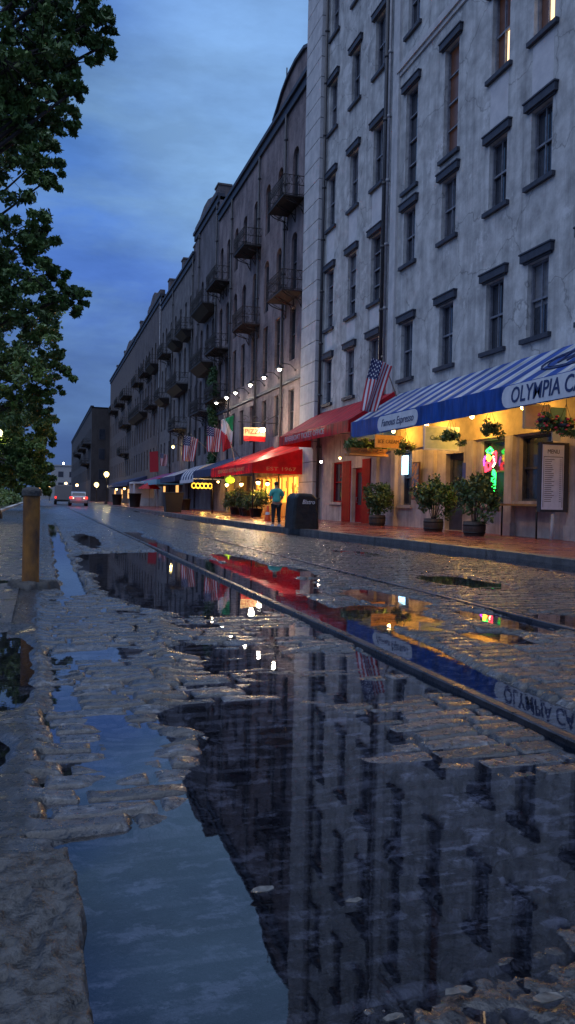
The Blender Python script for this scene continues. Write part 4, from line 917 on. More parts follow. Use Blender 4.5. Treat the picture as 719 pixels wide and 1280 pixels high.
# ------------------------------------------------------------------ signs
def board(name, label, x0, x1, y, z0, z1, m, frame=None, hang=None, lines=None, th=.05):
    t = thing(name, label, 'sign', ((x0+x1)/2, y, z0)); MB().box((x0, y-th/2, z0), (x1, y+th/2, z1)).build('panel', m, t)
    if frame:
        f = MB(); w = .05; q = th/2+.012
        f.box((x0-w, y-q, z0-w), (x1+w, y+q, z0)).box((x0-w, y-q, z1), (x1+w, y+q, z1+w)).box((x0-w, y-q, z0), (x0, y+q, z1)).box((x1, y-q, z0), (x1+w, y+q, z1)); f.build('frame', frame, t)
    if hang: MB().tube((x0+.08, y, z1+.02), (x0+.08, y, hang), .008, n=5).tube((x1-.08, y, z1+.02), (x1-.08, y, hang), .008, n=5).build('hanger', MT['iron'], t)
    return t
t = board('hanging_sign', 'pink and teal board hanging under the cafe name on the striped awning', 10.6+.85, 12.1, 17.0, 2.98, 3.5, MT['signpink'], MT['pole'], 3.55)
MB().box((12.12, 16.975, 2.98), (12.62, 17.025, 3.5)).build('teal_panel', MT['signteal'], t)
t = board('hanging_sign', 'pale green framed sign hanging under the middle of the striped awning', 11.42, 12.55, 22.3, 2.75, 3.40, MT['signgreen'], MT['quoin'], 3.6)
text('Cafe & Bar', .2, (11.98, 22.26, 3.08), '-Y', MT['leaf_t'], t, width=.8)
t = board('hanging_sign', 'orange wooden sign hanging under the far end of the striped awning', 11.42, 12.5, 26.2, 3.0, 3.46, MT['wood'], None, 3.6)
text('ICE CREAM', .2, (11.95, 26.16, 3.22), '-Y', MT['shutter'], t, width=.8)
# wooden planter shelf
t = thing('window_box', 'orange wooden planter box of ferns hanging below the striped awning end', 'planter', (11.8, 28, 2.9))
MB().box((11.0, 27.6, 2.78), (12.6, 28.1, 2.86)).hexa([(11.1, 27.65, 2.865), (12.5, 27.65, 2.865), (12.5, 28.05, 2.865), (11.1, 28.05, 2.865), (11.02, 27.58, 3.06), (12.58, 27.58, 3.06), (12.58, 28.12, 3.06), (11.02, 28.12, 3.06)]).build('box', MT['wood'], t)
text('WELCOME', .12, (11.8, 27.57, 2.95), '-Y', MT['shutter'], t, width=.7)
MB().tube((11.15, 27.85, 3.0), (11.15, 27.85, 4.1), .01).tube((12.45, 27.85, 3.0), (12.45, 27.85, 4.4), .01).build('hanger', MT['iron'], t)
planter_box = t
# lit restaurant sign on scroll bracket
t = thing('bracket_sign', 'brightly lit white and red restaurant sign on a scrolled iron bracket', 'sign', (D, 44.6, 5))
MB().box((11.15, 44.55, 4.75), (12.45, 44.65, 5.25)).build('panel', MT['buff'], t)
MB().box((11.15, 44.5, 4.45), (12.45, 44.7, 4.75)).build('red_panel', MT['red'], t); MB().ball((12.2, 44.25, 5.1), .14, 12).build('spotlight', MT['bulbw'], t)
text('PIZZA', .38, (11.75, 44.52, 5.0), '-Y', MT['redpaint'], t, width=1.1, ext=.003)
br = MB().tube((D, 44.6, 5.55), (10.8, 44.6, 5.55), .025).tube((D, 44.6, 6.2), (12.3, 44.6, 5.57), .02)
for cx in (11.2, 11.8, 12.4):
    br.path([(cx+.22*math.cos(a)*(1-a/9), 44.6, 5.78+.18*math.sin(a)*(1-a/9)) for a in [k*.6 for k in range(12)]], .014, n=5)
br.build('scroll_bracket', MT['iron'], t); light(t, (11.3, 42.6, 5.3), 330, (1, .8, .55), .15)
# neon in the cafe window
t = thing('neon_sign', 'coloured neon parrot shaped sign glowing in the cafe window', 'neon sign', (D-.1, 21.5, 2))
xN = D-.05
def nn_(pts, r=.022): return MB().path([(xN, 21.6-p[0], 2.0+p[1]) for p in pts], r, n=6)
nn_([(-.25, .72), (-.05, .80), (.1, .70), (0, .62), (-.2, .66), (-.25, .72)], .035).build('green_crest', MT['neon_g'], t)
nn_([(-.3, .3), (-.2, .1), (-.02, .15), (0, .3), (-.15, .36), (-.3, .3), (-.28, .05)], .04).build('red_body', MT['neon_r'], t)
nn_([(-.2, .58), (-.02, .48), (-.1, .40), (-.22, .5)], .04).build('yellow_head', MT['neon_y'], t)
nn_([(-.32, .55), (-.4, .4), (-.36, .25)], .03).build('violet_wing', MT['neon_v'], t)
nn_([(.1, .62), (.28, .66), (.28, .35), (.14, .3), (.12, .45), (.26, .5)], .03).build('red_loop', MT['neon_r'], t)
nn_([(.14, .52), (.26, .34), (.12, .2)], .03).build('pale_line', MT['neon_w'], t)
nn_([(.1, -.05), (.12, -.5), (.25, -.55), (.26, 0), (.16, .1), (.1, -.3)], .035).build('green_bottle', MT['neon_g'], t)
tag(MB().box((D-.06, 27.45, 2.12), (D-.02, 27.95, 2.85)).build('light_box', MT['neon_b']), 'small ice blue lit panel in the narrow cafe window', 'lit sign')
t = thing('poster', 'colourful framed poster on the cafe wall left of the barrel shrubs', 'poster', (D-.05, 26.3, 1.8))
MB().box((D-.20, 26.25, 1.2), (D-.17, 26.75, 2.5)).build('print', MT['poster'], t); MB().box((D-.19, 26.2, 1.15), (D-.142, 26.8, 2.55)).build('frame', MT['shutter'], t)
tag(MB().box((D-.05, 22.98, 1.5), (D-.01, 23.32, 2.4)).box((D-.04, 23.0, 1.52), (D-.06, 23.3, 2.38)).build('blue_notice', MT['bluep']), 'plain bright blue notice on the wall beside the cafe door', 'notice')
# menu board near right edge
t = thing('menu_board', 'tall white menu board in a dark case on a post before the cafe', 'menu board', (12.7, 17.6, .1))
bx0, bx1, by = 12.40, 13.05, 17.6
MB().box((bx0, by-.02, .92), (bx1, by+.0, 2.62)).build('sheet', MT['board'], t)
MB().box((bx0-.03, by+.004, .86), (bx1+.17, by+.15, 2.68)).box((bx0+.02, by-.05, 2.62), (bx1-.02, by+.1, 2.66)).build('case', MT['boardframe'], t)
tx = MB()
for i in range(22):
    zz = 2.22-i*.052; l = random.uniform(.3, .5); tx.box((bx0+.07, by-.024, zz), (bx0+.07+l*.6, by-.021, zz+.014)); tx.box((bx1-.13, by-.024, zz), (bx1-.07, by-.021, zz+.014))
tx.box((bx0+.03, by-.024, 2.29), (bx1-.03, by-.021, 2.305)).box((bx0+.03, by-.024, .98), (bx0+.04, by-.021, 2.3)).box((bx1-.04, by-.024, .98), (bx1-.03, by-.021, 2.3)); tx.build('print_lines', MT['boardframe'], t)
text('MENU', .16, ((bx0+bx1)/2, by-.024, 2.43), '-Y', MT['boardframe'], t, width=.36, ext=.002)
MB().tube((bx0+.4, by+.08, .1), (bx0+.42, by+.08, .87), .045).build('post', MT['quoin'], t)
tag(MB().box((bx0+.28, by-.02, 2.72), (bx0+.52, by+.03, 3.12)).build('card', MT['paper']), 'small pale card above the menu board', 'card')
# ledge table under the dark window
t = thing('wall_ledge', 'narrow wooden ledge on dark legs below the dark cafe window', 'ledge', (13.1, 19.4, .1))
MB().box((12.85, 18.4, 1.0), (13.25, 20.3, 1.06)).build('top', MT['wood'], t)
for y in (18.5, 20.2): MB().tube((12.9, y, .11), (12.9, y, 1.0), .025).build('leg', MT['iron'], t)

# ------------------------------------------------------------------ plants
def leaves(centres, n_each, size, seed, up=.3, jitter=1.0, elong=1.9):
    """centres: (x,y,z,rx,ry,rz). returns verts, faces arrays of leaf quads bent like real leaves"""
    g = np.random.default_rng(seed); P = []
    for (x, y, z, rx, ry, rz), n in zip(centres, n_each):
        d = g.normal(size=(n, 3)); d /= np.linalg.norm(d, axis=1)[:, None]; r = g.random(n)**(.55)*1.25
        P.append(np.array([x, y, z])+d*r[:, None]*np.array([rx, ry, rz]))
    P = np.concatenate(P); n = len(P)
    a = g.normal(size=(n, 3)); a[:, 2] -= up; a /= np.linalg.norm(a, axis=1)[:, None]
    b = np.cross(a, g.normal(size=(n, 3))); b /= np.linalg.norm(b, axis=1)[:, None]
    s = size*(.6+.8*g.random(n))[:, None]*jitter
    base = P-a*s*.5*elong/1.4; tip = P+a*s*.5*elong/1.4; l = P+b*s*.36-a*s*.08; r_ = P-b*s*.36-a*s*.08
    V = np.stack([base, l, tip, r_], 1).reshape(-1, 3)
    F = np.arange(4*n).reshape(n, 4)
    return V, F
def leafobj(name, V, F, M, parent=None):
    off = np.array(wl(parent)) if parent else np.zeros(3)
    me = bpy.data.meshes.new(name); me.vertices.add(len(V)); me.vertices.foreach_set('co', (V-off).astype(np.float32).ravel())
    me.loops.add(F.size); me.loops.foreach_set('vertex_index', F.astype(np.int32).ravel()); me.polygons.add(len(F)); me.polygons.foreach_set('loop_start', (np.arange(len(F))*4).astype(np.int32))
    me.update(); me.validate(); me.materials.append(M); return inst(name, me, parent)
def barrel_shrub(x, y, label, h=1.75, w=.62, seed=1, n=2700, barrel=True, r=.33):
    t = thing('potted_shrub', label, 'potted plant', (x, y, .112), 'shrubs in pots along the pavement')
    bh = .42
    if barrel:
        MB().lathe((x, y, .112), [(r*.86, 0), (r*1.0, bh*.5), (r*.95, bh), (r*.86, bh), (r*.84, bh-.05)], 20).build('barrel', MT['barrel'], t)
        MB().lathe((x, y, .112), [(r*.94, .07), (r*.965, .07), (r*.985, .12), (r*.96, .12)], 20).lathe((x, y, .112), [(r*.99, .29), (r*1.01, .29), (r*.995, .34), (r*.97, .34)], 20).build('hoop', MT['iron'], t)
    else: MB().lathe((x, y, .112), [(r*.75, 0), (r, bh), (r*1.05, bh), (r*1.05, bh+.05), (r*.9, bh+.05), (r*.88, bh-.02)], 18).build('pot', MT['plastic'], t)
    g = random.Random(seed); st = MB(); cs = []
    for i in range(11):
        a = g.random()*6.28; l = g.uniform(.35, 1)*w*.85; zz = g.uniform(.55, 1)*h
        p = (x+l*math.cos(a), y+l*math.sin(a), .112+zz*.93); st.path([(x+.05*math.cos(a), y+.05*math.sin(a), .112+bh-.05), (x+l*.4*math.cos(a), y+l*.4*math.sin(a), .112+bh+(zz-bh)*.45), p], .012, n=5)
        cs.append((p[0], p[1], p[2]-.1, g.uniform(.13, .25)*w/.6, .2*w/.6, g.uniform(.16, .34)))
    for i in range(9):
        a = g.random()*6.28; l = g.uniform(.2, .8)*w; cs.append((x+l*math.cos(a), y+l*math.sin(a), .112+g.uniform(bh+.15, h*.8), .24, .24, .24))
    st.build('stem', MT['bark'], t)
    V, F = leaves(cs, [n//20]*20, .085, seed); leafobj('foliage', V, F, MT['leaf'], t)
    return t
barrel_shrub(12.55, 28.4, 'leafy shrub in a barrel beside the red door', 1.75, .62, 1)
barrel_shrub(12.2, 23.1, 'tall leafy shrub in a barrel before the pale cafe wall', 1.95, .70, 2)
barrel_shrub(11.9, 20.05, 'leafy shrub in a barrel nearest the menu board', 1.85, .68, 3)
for i, (x, y, l) in enumerate(((11.5, 47.7, 'green shrub in a black pot under the lime lantern'), (11.2, 46.3, 'spreading green shrub at the edge of the glowing awning'), (11.3, 44.6, 'yellow green shrub behind the person in teal'), (11.1, 43.2, 'shrub between the cone and the person in teal'), (11.0, 40.9, 'low shrub just behind the black covered cart'))):
    barrel_shrub(x, y, l, 1.55, .75, 20+i, 2400, False, .36)
def basket(x, y, z, label, seed, flowers=False, top=4.0):
    t = thing('hanging_basket', label, 'hanging basket', (x, y, z), 'hanging baskets under the striped awning')
    MB().lathe((x, y, z-.14), [(.06, 0), (.17, .07), (.22, .16), (.2, .165)], 14).build('bowl', MT['plastic'], t)
    c = MB()
    for k in range(3): a = k*2.09; c.tube((x+.2*math.cos(a), y+.2*math.sin(a), z), (x, y, z+.5), .006, n=4)
    c.tube((x, y, z+.5), (x, y, top), .006, n=4).build('chain', MT['iron'], t)
    g = random.Random(seed); cs = [(x+g.uniform(-.26, .26), y+g.uniform(-.22, .22), z+g.uniform(-.24, .10), g.uniform(.08, .17), .13, g.uniform(.07, .14)) for _ in range(9)]
    V, F = leaves(cs, [75]*9, .06, seed, 1.2); leafobj('foliage', V, F, MT['leaf_y'], t)
    if flowers:
        for _ in range(16): MB().ball((x+g.uniform(-.32, .32), y+g.uniform(-.3, .1), z+g.uniform(-.25, .15)), g.uniform(.03, .055), 6, sz=.6).build('flower', MT['flower'], t)
basket(11.45, 20.75, 3.05, 'yellow green flower basket right of the pale green sign', 31); basket(11.5, 18.7, 3.15, 'trailing basket beside the neon sign', 32)
basket(11.6, 16.35, 3.1, 'basket with red flowers near the right edge', 33, True); basket(11.9, 16.0, 2.95, 'lower basket with red flowers above the menu board', 34, True); basket(12.0, 24.9, 3.0, 'dim basket between the orange and the green signs', 35)
V, F = leaves([(11.1+.15*i, 27.8, 3.18+.1*math.sin(i*2.1), .2, .22, .16) for i in range(11)], [130]*11, .09, 40, .2, elong=2.6); leafobj('ferns', V, F, MT['leaf_y'], planter_box)
# ivy strip on the second building
t = thing('ivy', 'tall column of bright ivy climbing the wall between the flags', 'climbing plant', (D-.2, 62.9, 4))
MB().path([(D-.08, 63.0+.3*math.sin(k), .2+k*1.1) for k in range(11)], .04).build('stem', MT['bark'], t)
V, F = leaves([(D-.25, 63+.5*math.sin(k*1.7), 3.2+k*.62, .35, .7, .6) for k in range(14)], [230]*14, .16, 44, 1.0); leafobj('foliage', V, F, MT['ivy'], t)

# black planters along pavement
def planter(x, y, label, r=.5, h=1.0, sq=False):
    t = thing('planter', label, 'planter', (x, y, .11), 'black planters on the pavement')
    if sq: MB().hexa([(x-r*.8, y-r*.8, .11), (x+r*.8, y-r*.8, .11), (x+r*.8, y+r*.8, .11), (x-r*.8, y+r*.8, .11), (x-r, y-r, .11+h), (x+r, y-r, .11+h), (x+r, y+r, .11+h), (x-r, y+r, .11+h)]).box((x-r-.04, y-r-.04, .11+h), (x+r+.04, y+r+.04, .11+h+.07)).build('tub', MT['plastic'], t, bevel=.02)
    else: MB().lathe((x, y, .11), [(r*.8, 0), (r, h*.92), (r*1.08, h*.93), (r*1.08, h), (r*.9, h)], 18).build('tub', MT['plastic'], t)
planter(8.35, 52.5, 'black tapered planter on the pavement before the rounded awning', .62, 1.25, True)
planter(8.7, 78, 'round black bin before the white stall', .6, 1.35); planter(8.6, 96, 'smaller black bin farther towards the street lamps', .6, 1.3); planter(10.8, 62, 'low dark tub against the yellow lit shop', .5, .9)
# yellow lit sign + lit doors
t = thing('lit_sign', 'yellow lit scrollwork sign below the rounded white awning', 'sign', (11.6, 60.2, 2.1))
g = MB()
for k in range(5): g.path([(11.2+.32*k+.17*math.cos(a), 60.3, 2.05+.2*math.sin(a)) for a in [q*.8 for q in range(9)]], .045, n=5)
g.build('scrolls', MT['yellowlit'], t); MB().tube((11.0, 60.3, 2.3), (13.3, 60.3, 2.3), .03).build('bar', MT['iron'], t); light(t, (11.9, 59.8, 1.9), 60, (1, .6, .12), .2)
for y, lab_, w_ in ((52.5, 'tall yellow shop door pier lit from within under the navy awning', .8), (56.2, 'second yellow lit shop pier before the ivy', .7)):
    tag(MB().box((D-.35, y, .11), (D, y+w_, 2.6)).box((D-.4, y-.06, .11), (D, y+w_+.06, .45)).box((D-.4, y-.06, 2.6), (D, y+w_+.06, 2.8)).build('shop_pier', MT['buff']), lab_, 'pier')
bulb(12.0, 55.2, 2.3, 60, 'yellow bulb under the navy awning', .08, (1, .6, .15), top=3.2)
tag(MB().ball((11.0, 47.2, 2.22), .3, 14, sz=.7).box((10.97, 47.17, 2.4), (11.03, 47.23, 2.75)).build('lime_lantern', MT['lime']), 'lime green paper lantern under the far corner of the glowing awning', 'lantern')
# white stall with red umbrella
t = thing('market_stall', 'small white open fronted stall beyond the round black bin', 'stall', (11, 92, .1))
MB().box((9.6, 88, 2.6), (12.4, 92, 2.8)).box((9.6, 91.8, .11), (12.4, 92, 2.6)).box((9.6, 88, .11), (9.8, 88.2, 2.6)).box((12.2, 88, .11), (12.4, 88.2, 2.6)).box((9.6, 88.2, .11), (9.7, 91.8, 1.1)).build('frame', MT['flagwhite'], t)
MB().box((10.1, 88.3, .11), (12.0, 88.7, 1.0)).build('counter', MT['quoin'], t)
t = thing('parasol', 'closed-in red parasol before the white stall', 'parasol', (11, 85, .1))
MB().lathe((11, 85, 2.0), [(1.25, 0), (.7, .42), (.05, .72)], 8, smooth=False).build('canopy', MT['red'], t); MB().tube((11, 85, .11), (11, 85, 2.7), .03).build('pole', MT['pole'], t)
for y, l in ((108, 'first warm bulb below the distant dark awning'), (120, 'second warm bulb below the distant dark awning'), (133, 'farthest warm bulb below the distant dark awning')): bulb(11.8, y, 2.4, 120, l, .16, (1, .6, .2), top=3.4)
t = thing('wall_lamp', 'single yellow lamp high on the grey warehouse wall', 'lamp', (12.6, 79, 6)); MB().path([(D, 79, 6.3), (12.9, 79, 6.5), (12.5, 79, 6.3)], .03).build('arm', MT['iron'], t); MB().ball((12.5, 79, 6.2), .16, 10).build('bulb', MT['globe_far'], t); light(t, (12.5, 78.9, 5.9), 35, (1, .7, .3))
# black covered cart
t = thing('covered_cart', 'large black covered cart standing at the kerb by the person', 'cart', (8.05, 24.5, .11))
mb = MB(); xs_ = [(7.98, .0), (8.02, .6), (8.06, 1.02), (8.18, 1.16), (8.68, 1.14), (8.84, 1.02), (8.9, .5), (8.96, .0)]
n = len(xs_); rows_ = []
for j, (yy, sc) in enumerate(((24.0, .95), (24.1, 1.0), (24.5, 1.01), (24.9, 1.0), (25.0, .94))):
    rows_ += [(8.12+(p[0]-8.45)*sc*.92+random.uniform(-.015, .015), yy+.02*math.sin(i*2), .112+p[1]*(1 if sc > .95 else .97)) for i, p in enumerate(xs_)]
mb.add(rows_, [(j*n+i, j*n+i+1, (j+1)*n+i+1, (j+1)*n+i) for j in range(4) for i in range(n-1)], 0, False)
mb.add([], []); mb.f += [tuple(range(n)), tuple(4*n+i for i in range(n))]; mb.mi += [0, 0]; mb.sm += [False, False]
mb.build('cover', MT['black'], t, bevel=.05)
text('Bistro', .2, (8.19, 24.0, .98), '-Y', MT['flagwhite'], t, width=.42, shear=.3, ext=.02)
for x in (7.78, 8.35):
    for y in (24.2, 24.8): MB().lathe((x, y, .11), [(.06, 0), (.06, .01)], 8).build('wheel', MT['tyre'], t)
# traffic cone
t = thing('traffic_cone', 'orange traffic cone by the post under the glowing awning', 'traffic cone', (9.4, 33, .11))
MB().box((9.24, 32.84, .112), (9.56, 33.16, .15)).lathe((9.4, 33, .15), [(.14, 0), (.035, .62), (.02, .63)], 14).build('cone', MT['orange'], t); MB().lathe((9.4, 33, .15), [(.112, .24), (.087, .36)], 14).build('band', MT['flagwhite'], t)

# ------------------------------------------------------------------ bollard
t = thing('bollard', 'rusty ochre steel bollard on a broken concrete foot at the left edge of the street', 'bollard', (-.10, 8.72, 0))
MB().lathe((-.10, 8.72, 0), [(.088, .03), (.086, .4), (.086, 1.02), (.088, 1.03)], 24).build('post', MT['ochre'], t)
MB().lathe((-.10, 8.72, 0), [(.100, 1.0), (.102, 1.045), (.094, 1.075), (.05, 1.09), (.01, 1.092)], 24).build('cap', MT['concrete'], t)
def foot(X, Y):
    a = np.arctan2(Y-8.70, X+.10); r = np.hypot(X+.10, (Y-8.70)); rr = .26+.05*np.sin(a*3+1)+.03*np.sin(a*7)
    return -.05+sstep(0, .06, rr-r)*(.15+.03*(vnoise(X, Y, 97, .1)-.5)+.02*(vnoise(X, Y, 98, .03)-.5))
f = grid_mesh('foot', np.arange(-.46, .26, .012), np.arange(8.34, 9.06, .012), foot, MT['concrete']); 
f.data.transform(Matrix.Translation((.10, -8.72, 0))); f.parent = t


# ------------------------------------------------------------------ person
def skinned(name, verts, edges, radii, M, parent, sub=2):
    me = bpy.data.meshes.new('tmp'); off = wl(parent); me.from_pydata([Vector(v)-off for v in verts], edges, [])
    o = bpy.data.objects.new('tmp', me); col.objects.link(o)
    sk = o.modifiers.new('s', 'SKIN'); sk.use_smooth_shade = True
    for i, r in enumerate(radii):
        r = r if isinstance(r, tuple) else (r, r); me.skin_vertices[0].data[i].radius = r
    me.skin_vertices[0].data[0].use_root = True
    ss = o.modifiers.new('u', 'SUBSURF'); ss.levels = sub; ss.render_levels = sub
    dg = bpy.context.evaluated_depsgraph_get(); dg.update(); m2 = bpy.data.meshes.new_from_object(o.evaluated_get(dg)); bpy.data.objects.remove(o)
    m2.materials.clear(); m2.materials.append(M); m2.name = name
    return inst(name, m2, parent)
PX, PY, G = 7.72, 26.1, .0
PX = 7.74
G = .118
pr_ = thing('person', 'person in a teal shirt and dark trousers standing at the kerb seen from behind', 'person', (PX, PY, G))
def pv(x, y, z): return (PX+x, PY+y, G+z)
V = [pv(0, 0, .82), pv(0, 0, .95), pv(0, .01, 1.12), pv(0, 0, 1.25), pv(0, .02, 1.33), pv(0, .05, 1.46), pv(0, .05, 1.52),
     pv(-.09, 0, .76), pv(-.10, .02, .42), pv(-.11, -.02, .07), pv(-.12, .10, .03), pv(.09, 0, .76), pv(.10, .03, .42), pv(.12, 0, .07), pv(.13, .12, .03),
     pv(-.17, .0, 1.22), pv(-.22, .02, .98), pv(-.16, .20, .93), pv(-.13, .27, .95), pv(.17, 0, 1.22), pv(.23, .02, .98), pv(.12, .20, .95), pv(.09, .27, .97)]
E_ = [(0, 1), (1, 2), (2, 3), (3, 4), (4, 5), (5, 6), (0, 7), (7, 8), (8, 9), (9, 10), (0, 11), (11, 12), (12, 13), (13, 14), (3, 15), (15, 16), (16, 17), (17, 18), (3, 19), (19, 20), (20, 21), (21, 22)]
rd = [(.14, .11), (.12, .09), (.14, .10), (.13, .09), .05, (.085, .095), (.06, .065), .085, .055, .038, .04, .085, .055, .038, .04, .055, .042, .03, .035, .055, .042, .03, .035]
# five fingers per hand, rooted in the palm
for h, sx in ((18, 1), (22, -1)):
    b0 = V[h]
    for q in range(5):
        a = (q-1.5)*.016; k = len(V); th_ = q == 4
        p1 = (b0[0]+(a if not th_ else sx*.035), b0[1]+(.045 if not th_ else .01), b0[2]-.005); p2 = (p1[0]+(0 if not th_ else sx*.008), p1[1]+(.02+.004*q if not th_ else .025), p1[2]+(.022))
        V += [p1, p2]; E_ += [(h, k), (k, k+1)]; rd += [.009, .007]
skinned('body', V, E_, rd, MT['skin'], pr_)
skinned('shirt', [pv(0, 0, .80), pv(0, 0, .95), pv(0, .01, 1.13), pv(0, 0, 1.25), pv(0, .015, 1.31), pv(-.17, 0, 1.23), pv(-.225, .01, 1.02), pv(.17, 0, 1.23), pv(.235, .01, 1.02)], [(0, 1), (1, 2), (2, 3), (3, 4), (3, 5), (5, 6), (3, 7), (7, 8)],
        [(.185, .14), (.16, .12), (.17, .12), (.15, .11), .07, .08, .07, .08, .07], MT['teal'], pr_)
skinned('trousers', [pv(0, 0, .84), pv(-.09, 0, .74), pv(-.10, .02, .42), pv(-.11, -.02, .12), pv(.09, 0, .74), pv(.10, .03, .42), pv(.12, 0, .12)], [(0, 1), (1, 2), (2, 3), (0, 4), (4, 5), (5, 6)], [(.15, .12), .10, .07, .055, .10, .07, .055], MT['trousers'], pr_)
skinned('hair', [pv(0, .02, 1.40), pv(0, .02, 1.49), pv(0, .03, 1.55)], [(0, 1), (1, 2)], [(.075, .06), (.098, .09), (.08, .08)], MT['hair'], pr_)
for s in (-.115, .125): MB().hexa([pv(s-.045, -.08, 0), pv(s+.045, -.08, 0), pv(s+.045, .17, 0), pv(s-.045, .17, 0), pv(s-.04, -.07, .08), pv(s+.04, -.07, .08), pv(s+.035, .15, .05), pv(s-.035, .15, .05)]).build('shoe', MT['flagwhite'], pr_, bevel=.015)

# ------------------------------------------------------------------ vehicles (seen from behind)
def car(x, y, label):
    t = thing('parked_car', label, 'car', (x, y, .03)); w = .92
    prof = [(0, .35), (0, .95), (.18, 1.02), (.45, 1.42), (.9, 1.50), (2.1, 1.48), (2.9, 1.02), (4.1, .9), (4.4, .6), (4.4, .3)]
    mb = MB(); n = len(prof)
    def sec(s, inset): return [(x+s*(w-(inset if p[1] > 1.0 else 0)-(.05 if p[1] < .4 else 0)), y+p[0], .03+p[1]) for p in prof]
    mb.add(sec(-1, .18)+sec(1, .18), [tuple(range(n)), tuple(range(n, 2*n))]+[(i, (i+1) % n, n+(i+1) % n, n+i) for i in range(n)]); b = mb.build('body', MT['carpaint'], t, bevel=.06)
    MB().hexa([(x-.68, y+.20, 1.10), (x+.68, y+.20, 1.10), (x+.68, y+.24, 1.10), (x-.68, y+.24, 1.10), (x-.60, y+.39, 1.42), (x+.60, y+.39, 1.42), (x+.6, y+.43, 1.42), (x-.6, y+.43, 1.42)]).build('rear_window', MT['glass'], t)
    for s in (-1, 1):
        MB().box((x+s*.60, y-.03, .78), (x+s*.90, y+.06, 1.0)).build('tail_light', MT['tail'], t); MB().box((x+s*.48, y-.025, .80), (x+s*.595, y+.03, .92)).build('reversing_light', MT['tailw'], t)
        for yy in (.75, 3.5):
            wh = thing  # wheel
            o = MB().tube((x+s*.72, y+yy, .35), (x+s*.95, y+yy, .35), .33, n=18).build('wheel', MT['tyre'], t); MB().tube((x+s*.94, y+yy, .35), (x+s*.96, y+yy, .35), .2, n=12).build('rim', MT['chrome'], o)
    MB().box((x-.9, y-.07, .34), (x+.9, y-.005, .58)).build('bumper', MT['vanpaint'], t, bevel=.02); MB().box((x-.25, y-.04, .66), (x+.25, y-.003, .80)).build('number_plate', MT['flagwhite'], t)
    light(t, (x, y-.5, .8), 5, (1, .06, .03), .3)
car(3.65, 84, 'silver hatchback seen from behind with red tail lights lit')
t = thing('delivery_van', 'grey high sided van beyond the silver car at the far end', 'van', (2.9, 96, .03)); x, y = 2.45, 97
MB().box((x-1.0, y, .45), (x+1.0, y+4.2, 2.35)).hexa([(x-.95, y+4.2, .45), (x+.95, y+4.2, .45), (x+.95, y+5.6, .45), (x-.95, y+5.6, .45), (x-.95, y+4.2, 2.1), (x+.95, y+4.2, 2.1), (x+.9, y+4.8, 1.9), (x-.9, y+4.8, 1.9)]).build('body', MT['vanpaint'], t, bevel=.05)
MB().box((x-.98, y-.06, .4), (x+.98, y-.004, .62)).build('bumper', MT['black'], t)
for s in (-1, 1): MB().box((x+s*.8, y-.05, .75), (x+s*.97, y-.003, 1.0)).build('tail_light', MT['tail'], t)
for s in (-1, 1):
    for yy in (.9, 4.4): MB().tube((x+s*.72, y+yy, .38), (x+s*1.0, y+yy, .38), .36, n=16).build('wheel', MT['tyre'], t)
for i, (x, y, z, l) in enumerate(((1.5, 170, 3.2, 'first far warm lamp at the end of the street'), (5.6, 200, 4.2, 'second far warm lamp at the end of the street'), (7.6, 185, 3.6, 'third far warm lamp at the end of the street'))):
    t = thing('street_lamp', l, 'street lamp', (x, y, 0), 'tiny lamps at the street end'); MB().tube((x, y, 0), (x, y, z-.2), .06).build('post', MT['iron'], t); MB().ball((x, y, z), .28, 10).build('globe', MT['bulb'], t)

# ------------------------------------------------------------------ trees on the left
def tree(label, trunk, h, clumps, nleaf, size, seed, extra=()):
    t = thing('oak_tree', label, 'tree', (trunk[0], trunk[1], 0), 'trees along the quay side')
    g = random.Random(seed); mb = MB(); x, y = trunk; r = .26
    p = Vector((x, y, 0)); pts = [p]
    for k in range(6): p = p+Vector((g.uniform(-.12, .12), g.uniform(-.12, .12), h/6)); pts.append(p)
    for k, (a, b) in enumerate(zip(pts, pts[1:])): mb.tube(a, b, r*(1-.12*k), r*(1-.12*(k+1)), n=10)
    tk = mb.build('trunk', MT['bark'], t)
    br = MB(); cs = []
    for (cx, cy, cz, s) in clumps:
        k = min(5, max(2, int((cz/h)*3.2))); a = pts[k]; c = Vector((cx, cy, cz)); mid = a.lerp(c, .5)+Vector((0, 0, .35)); br.tube(a, mid, .07, .045, n=6); br.tube(mid, c, .045, .02, n=6)
        for _ in range(14):
            o = Vector((g.uniform(-1, 1), g.uniform(-1, 1), g.uniform(-.75, .6)))*s*1.3; q = c+o; br.tube(c, q, .014, .005, n=4); m_ = .25*s
            cs.append((q.x, q.y, q.z, m_*g.uniform(.7, 1.15), m_*g.uniform(.7, 1.2), m_*g.uniform(.45, .8)))
        cs.append((cx, cy, cz, s*.6, s*.6, s*.45))
    br.build('branch', MT['bark'], tk)
    V, F = leaves(cs, [max(30, nleaf//len(cs))]*len(cs), size, seed, .35, elong=2.1); leafobj('crown', V, F, MT['leaf_t'], t)
g = random.Random(5)
def off_(Y): return 13 if Y < 15 else 9 if Y < 25 else 0
def cl(Y, pts, f=985., yh=620., xh=52.):
    """clump list from sight lines kept as metres: (dx,dz) at distance Y"""
    return [((px-off_(Y)-xh)/f*Y+0.0, Y+g.uniform(-1, 1)*sp, 1+(yh-py)/f*Y, s) for (px, py, s, sp) in pts]
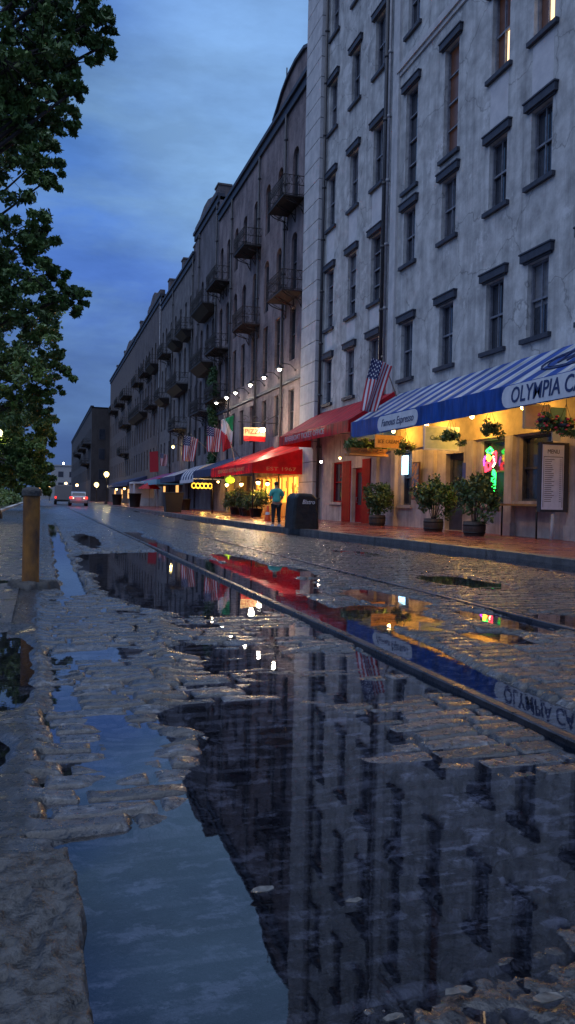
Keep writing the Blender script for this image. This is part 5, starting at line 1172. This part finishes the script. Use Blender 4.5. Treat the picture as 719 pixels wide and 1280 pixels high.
c1 = cl(13, [(95, 60, .42, .5), (62, 25, .5, .8), (20, 20, .7, 1.2), (110, 20, .25, .4), (35, 95, .55, 1), (8, 110, .6, 1), (55, 115, .42, .6), (30, 150, .40, .6), (70, 155, .30, .4), (-20, 60, .8, 1.5), (-40, 130, .8, 1.5), (-60, -20, 1.0, 1.5), (5, -30, .9, 1.2), (60, -40, .7, 1.0), (-90, 80, .9, 1.5), (-110, 0, 1.1, 1.5), (-100, 180, .9, 1), (90, 15, .45, .6), (118, 50, .22, .3), (128, 68, .13, .2), (85, 95, .3, .5), (40, 55, .5, .9), (75, 75, .4, .7), (15, 135, .55, .8), (50, 160, .35, .5), (85, 140, .16, .3), (95, 145, .12, .3), (12, 170, .4, .6), (30, 185, .25, .4)])
tree('nearest overhanging oak with clusters of leaves against the sky at the top left', (-4.2, 13.5), 8, c1, 30000, .075, 61)
c2 = cl(22, [(18, 200, .8, 1), (45, 215, .55, .8), (60, 240, .35, .5), (5, 240, .9, 1), (20, 300, .8, 1), (45, 310, .5, .8), (8, 345, .8, 1), (45, 365, .65, .8), (80, 378, .42, .5), (98, 374, .26, .3), (70, 345, .3, .5), (20, 390, .9, 1), (-20, 280, 1.1, 1.5), (-30, 380, 1.1, 1.5), (-60, 320, 1.2, 1.5), (-10, 420, 1, 1)])
tree('second oak whose bough reaches out towards the street', (-4.6, 22.5), 9.5, c2, 38000, .098, 62)
c3 = cl(36, [(20, 420, 1.3, 1.5), (45, 440, 1.0, 1.2), (62, 462, .7, 1), (10, 470, 1.4, 1.5), (35, 480, 1.1, 1.2), (58, 485, .45, .6), (48, 425, .6, .8), (15, 515, 1.2, 1.5), (-15, 450, 1.6, 2), (-20, 500, 1.5, 2), (35, 505, .7, 1)])
tree('third tree, dense crown above the globe lamp', (-4.4, 37), 8, c3+[(-1.4, 32.2, 3.15, .3), (-1.15, 32.3, 2.85, .3), (-.95, 32.4, 2.5, .28), (-.75, 32.3, 2.2, .25), (-.55, 32.5, 1.95, .2)], 36000, .13, 63)
c4 = cl(55, [(20, 530, 1.6, 2), (40, 525, 1.1, 1.5), (48, 548, .8, 1), (30, 560, 1.3, 1.5), (10, 575, 1.6, 2), (48, 575, .7, 1), (-10, 545, 2, 2), (35, 590, .9, 1.2), (5, 600, 1.4, 1.5)])
tree('fourth tree, low hanging dark crown over the string of lit leaves', (-5.0, 56), 6, c4, 26000, .2, 64)
c5 = cl(85, [(30, 575, 2, 2), (48, 590, 1.3, 2), (40, 602, 1.3, 2), (15, 595, 2.2, 2), (56, 600, .7, 1), (0, 610, 1.8, 2)])
tree('farthest small tree beside the cream building', (-4.2, 86), 5, c5, 14000, .28, 65)
# hedge under the trees
hd = thing('hedge', 'dark clipped hedge behind the low kerb at the left edge', 'hedge', (-4.2, 60, 0))
V, F = leaves([(-3.9+.4*math.sin(k*2.2), 42+k*1.3, .75, .9, 1.1, .75) for k in range(60)], [300]*60, .16, 77); leafobj('foliage', V, F, MT['leaf_t'], hd)
MB().path([(-4, 42+k*8, .3) for k in range(10)], .05).build('stem', MT['bark'], hd)
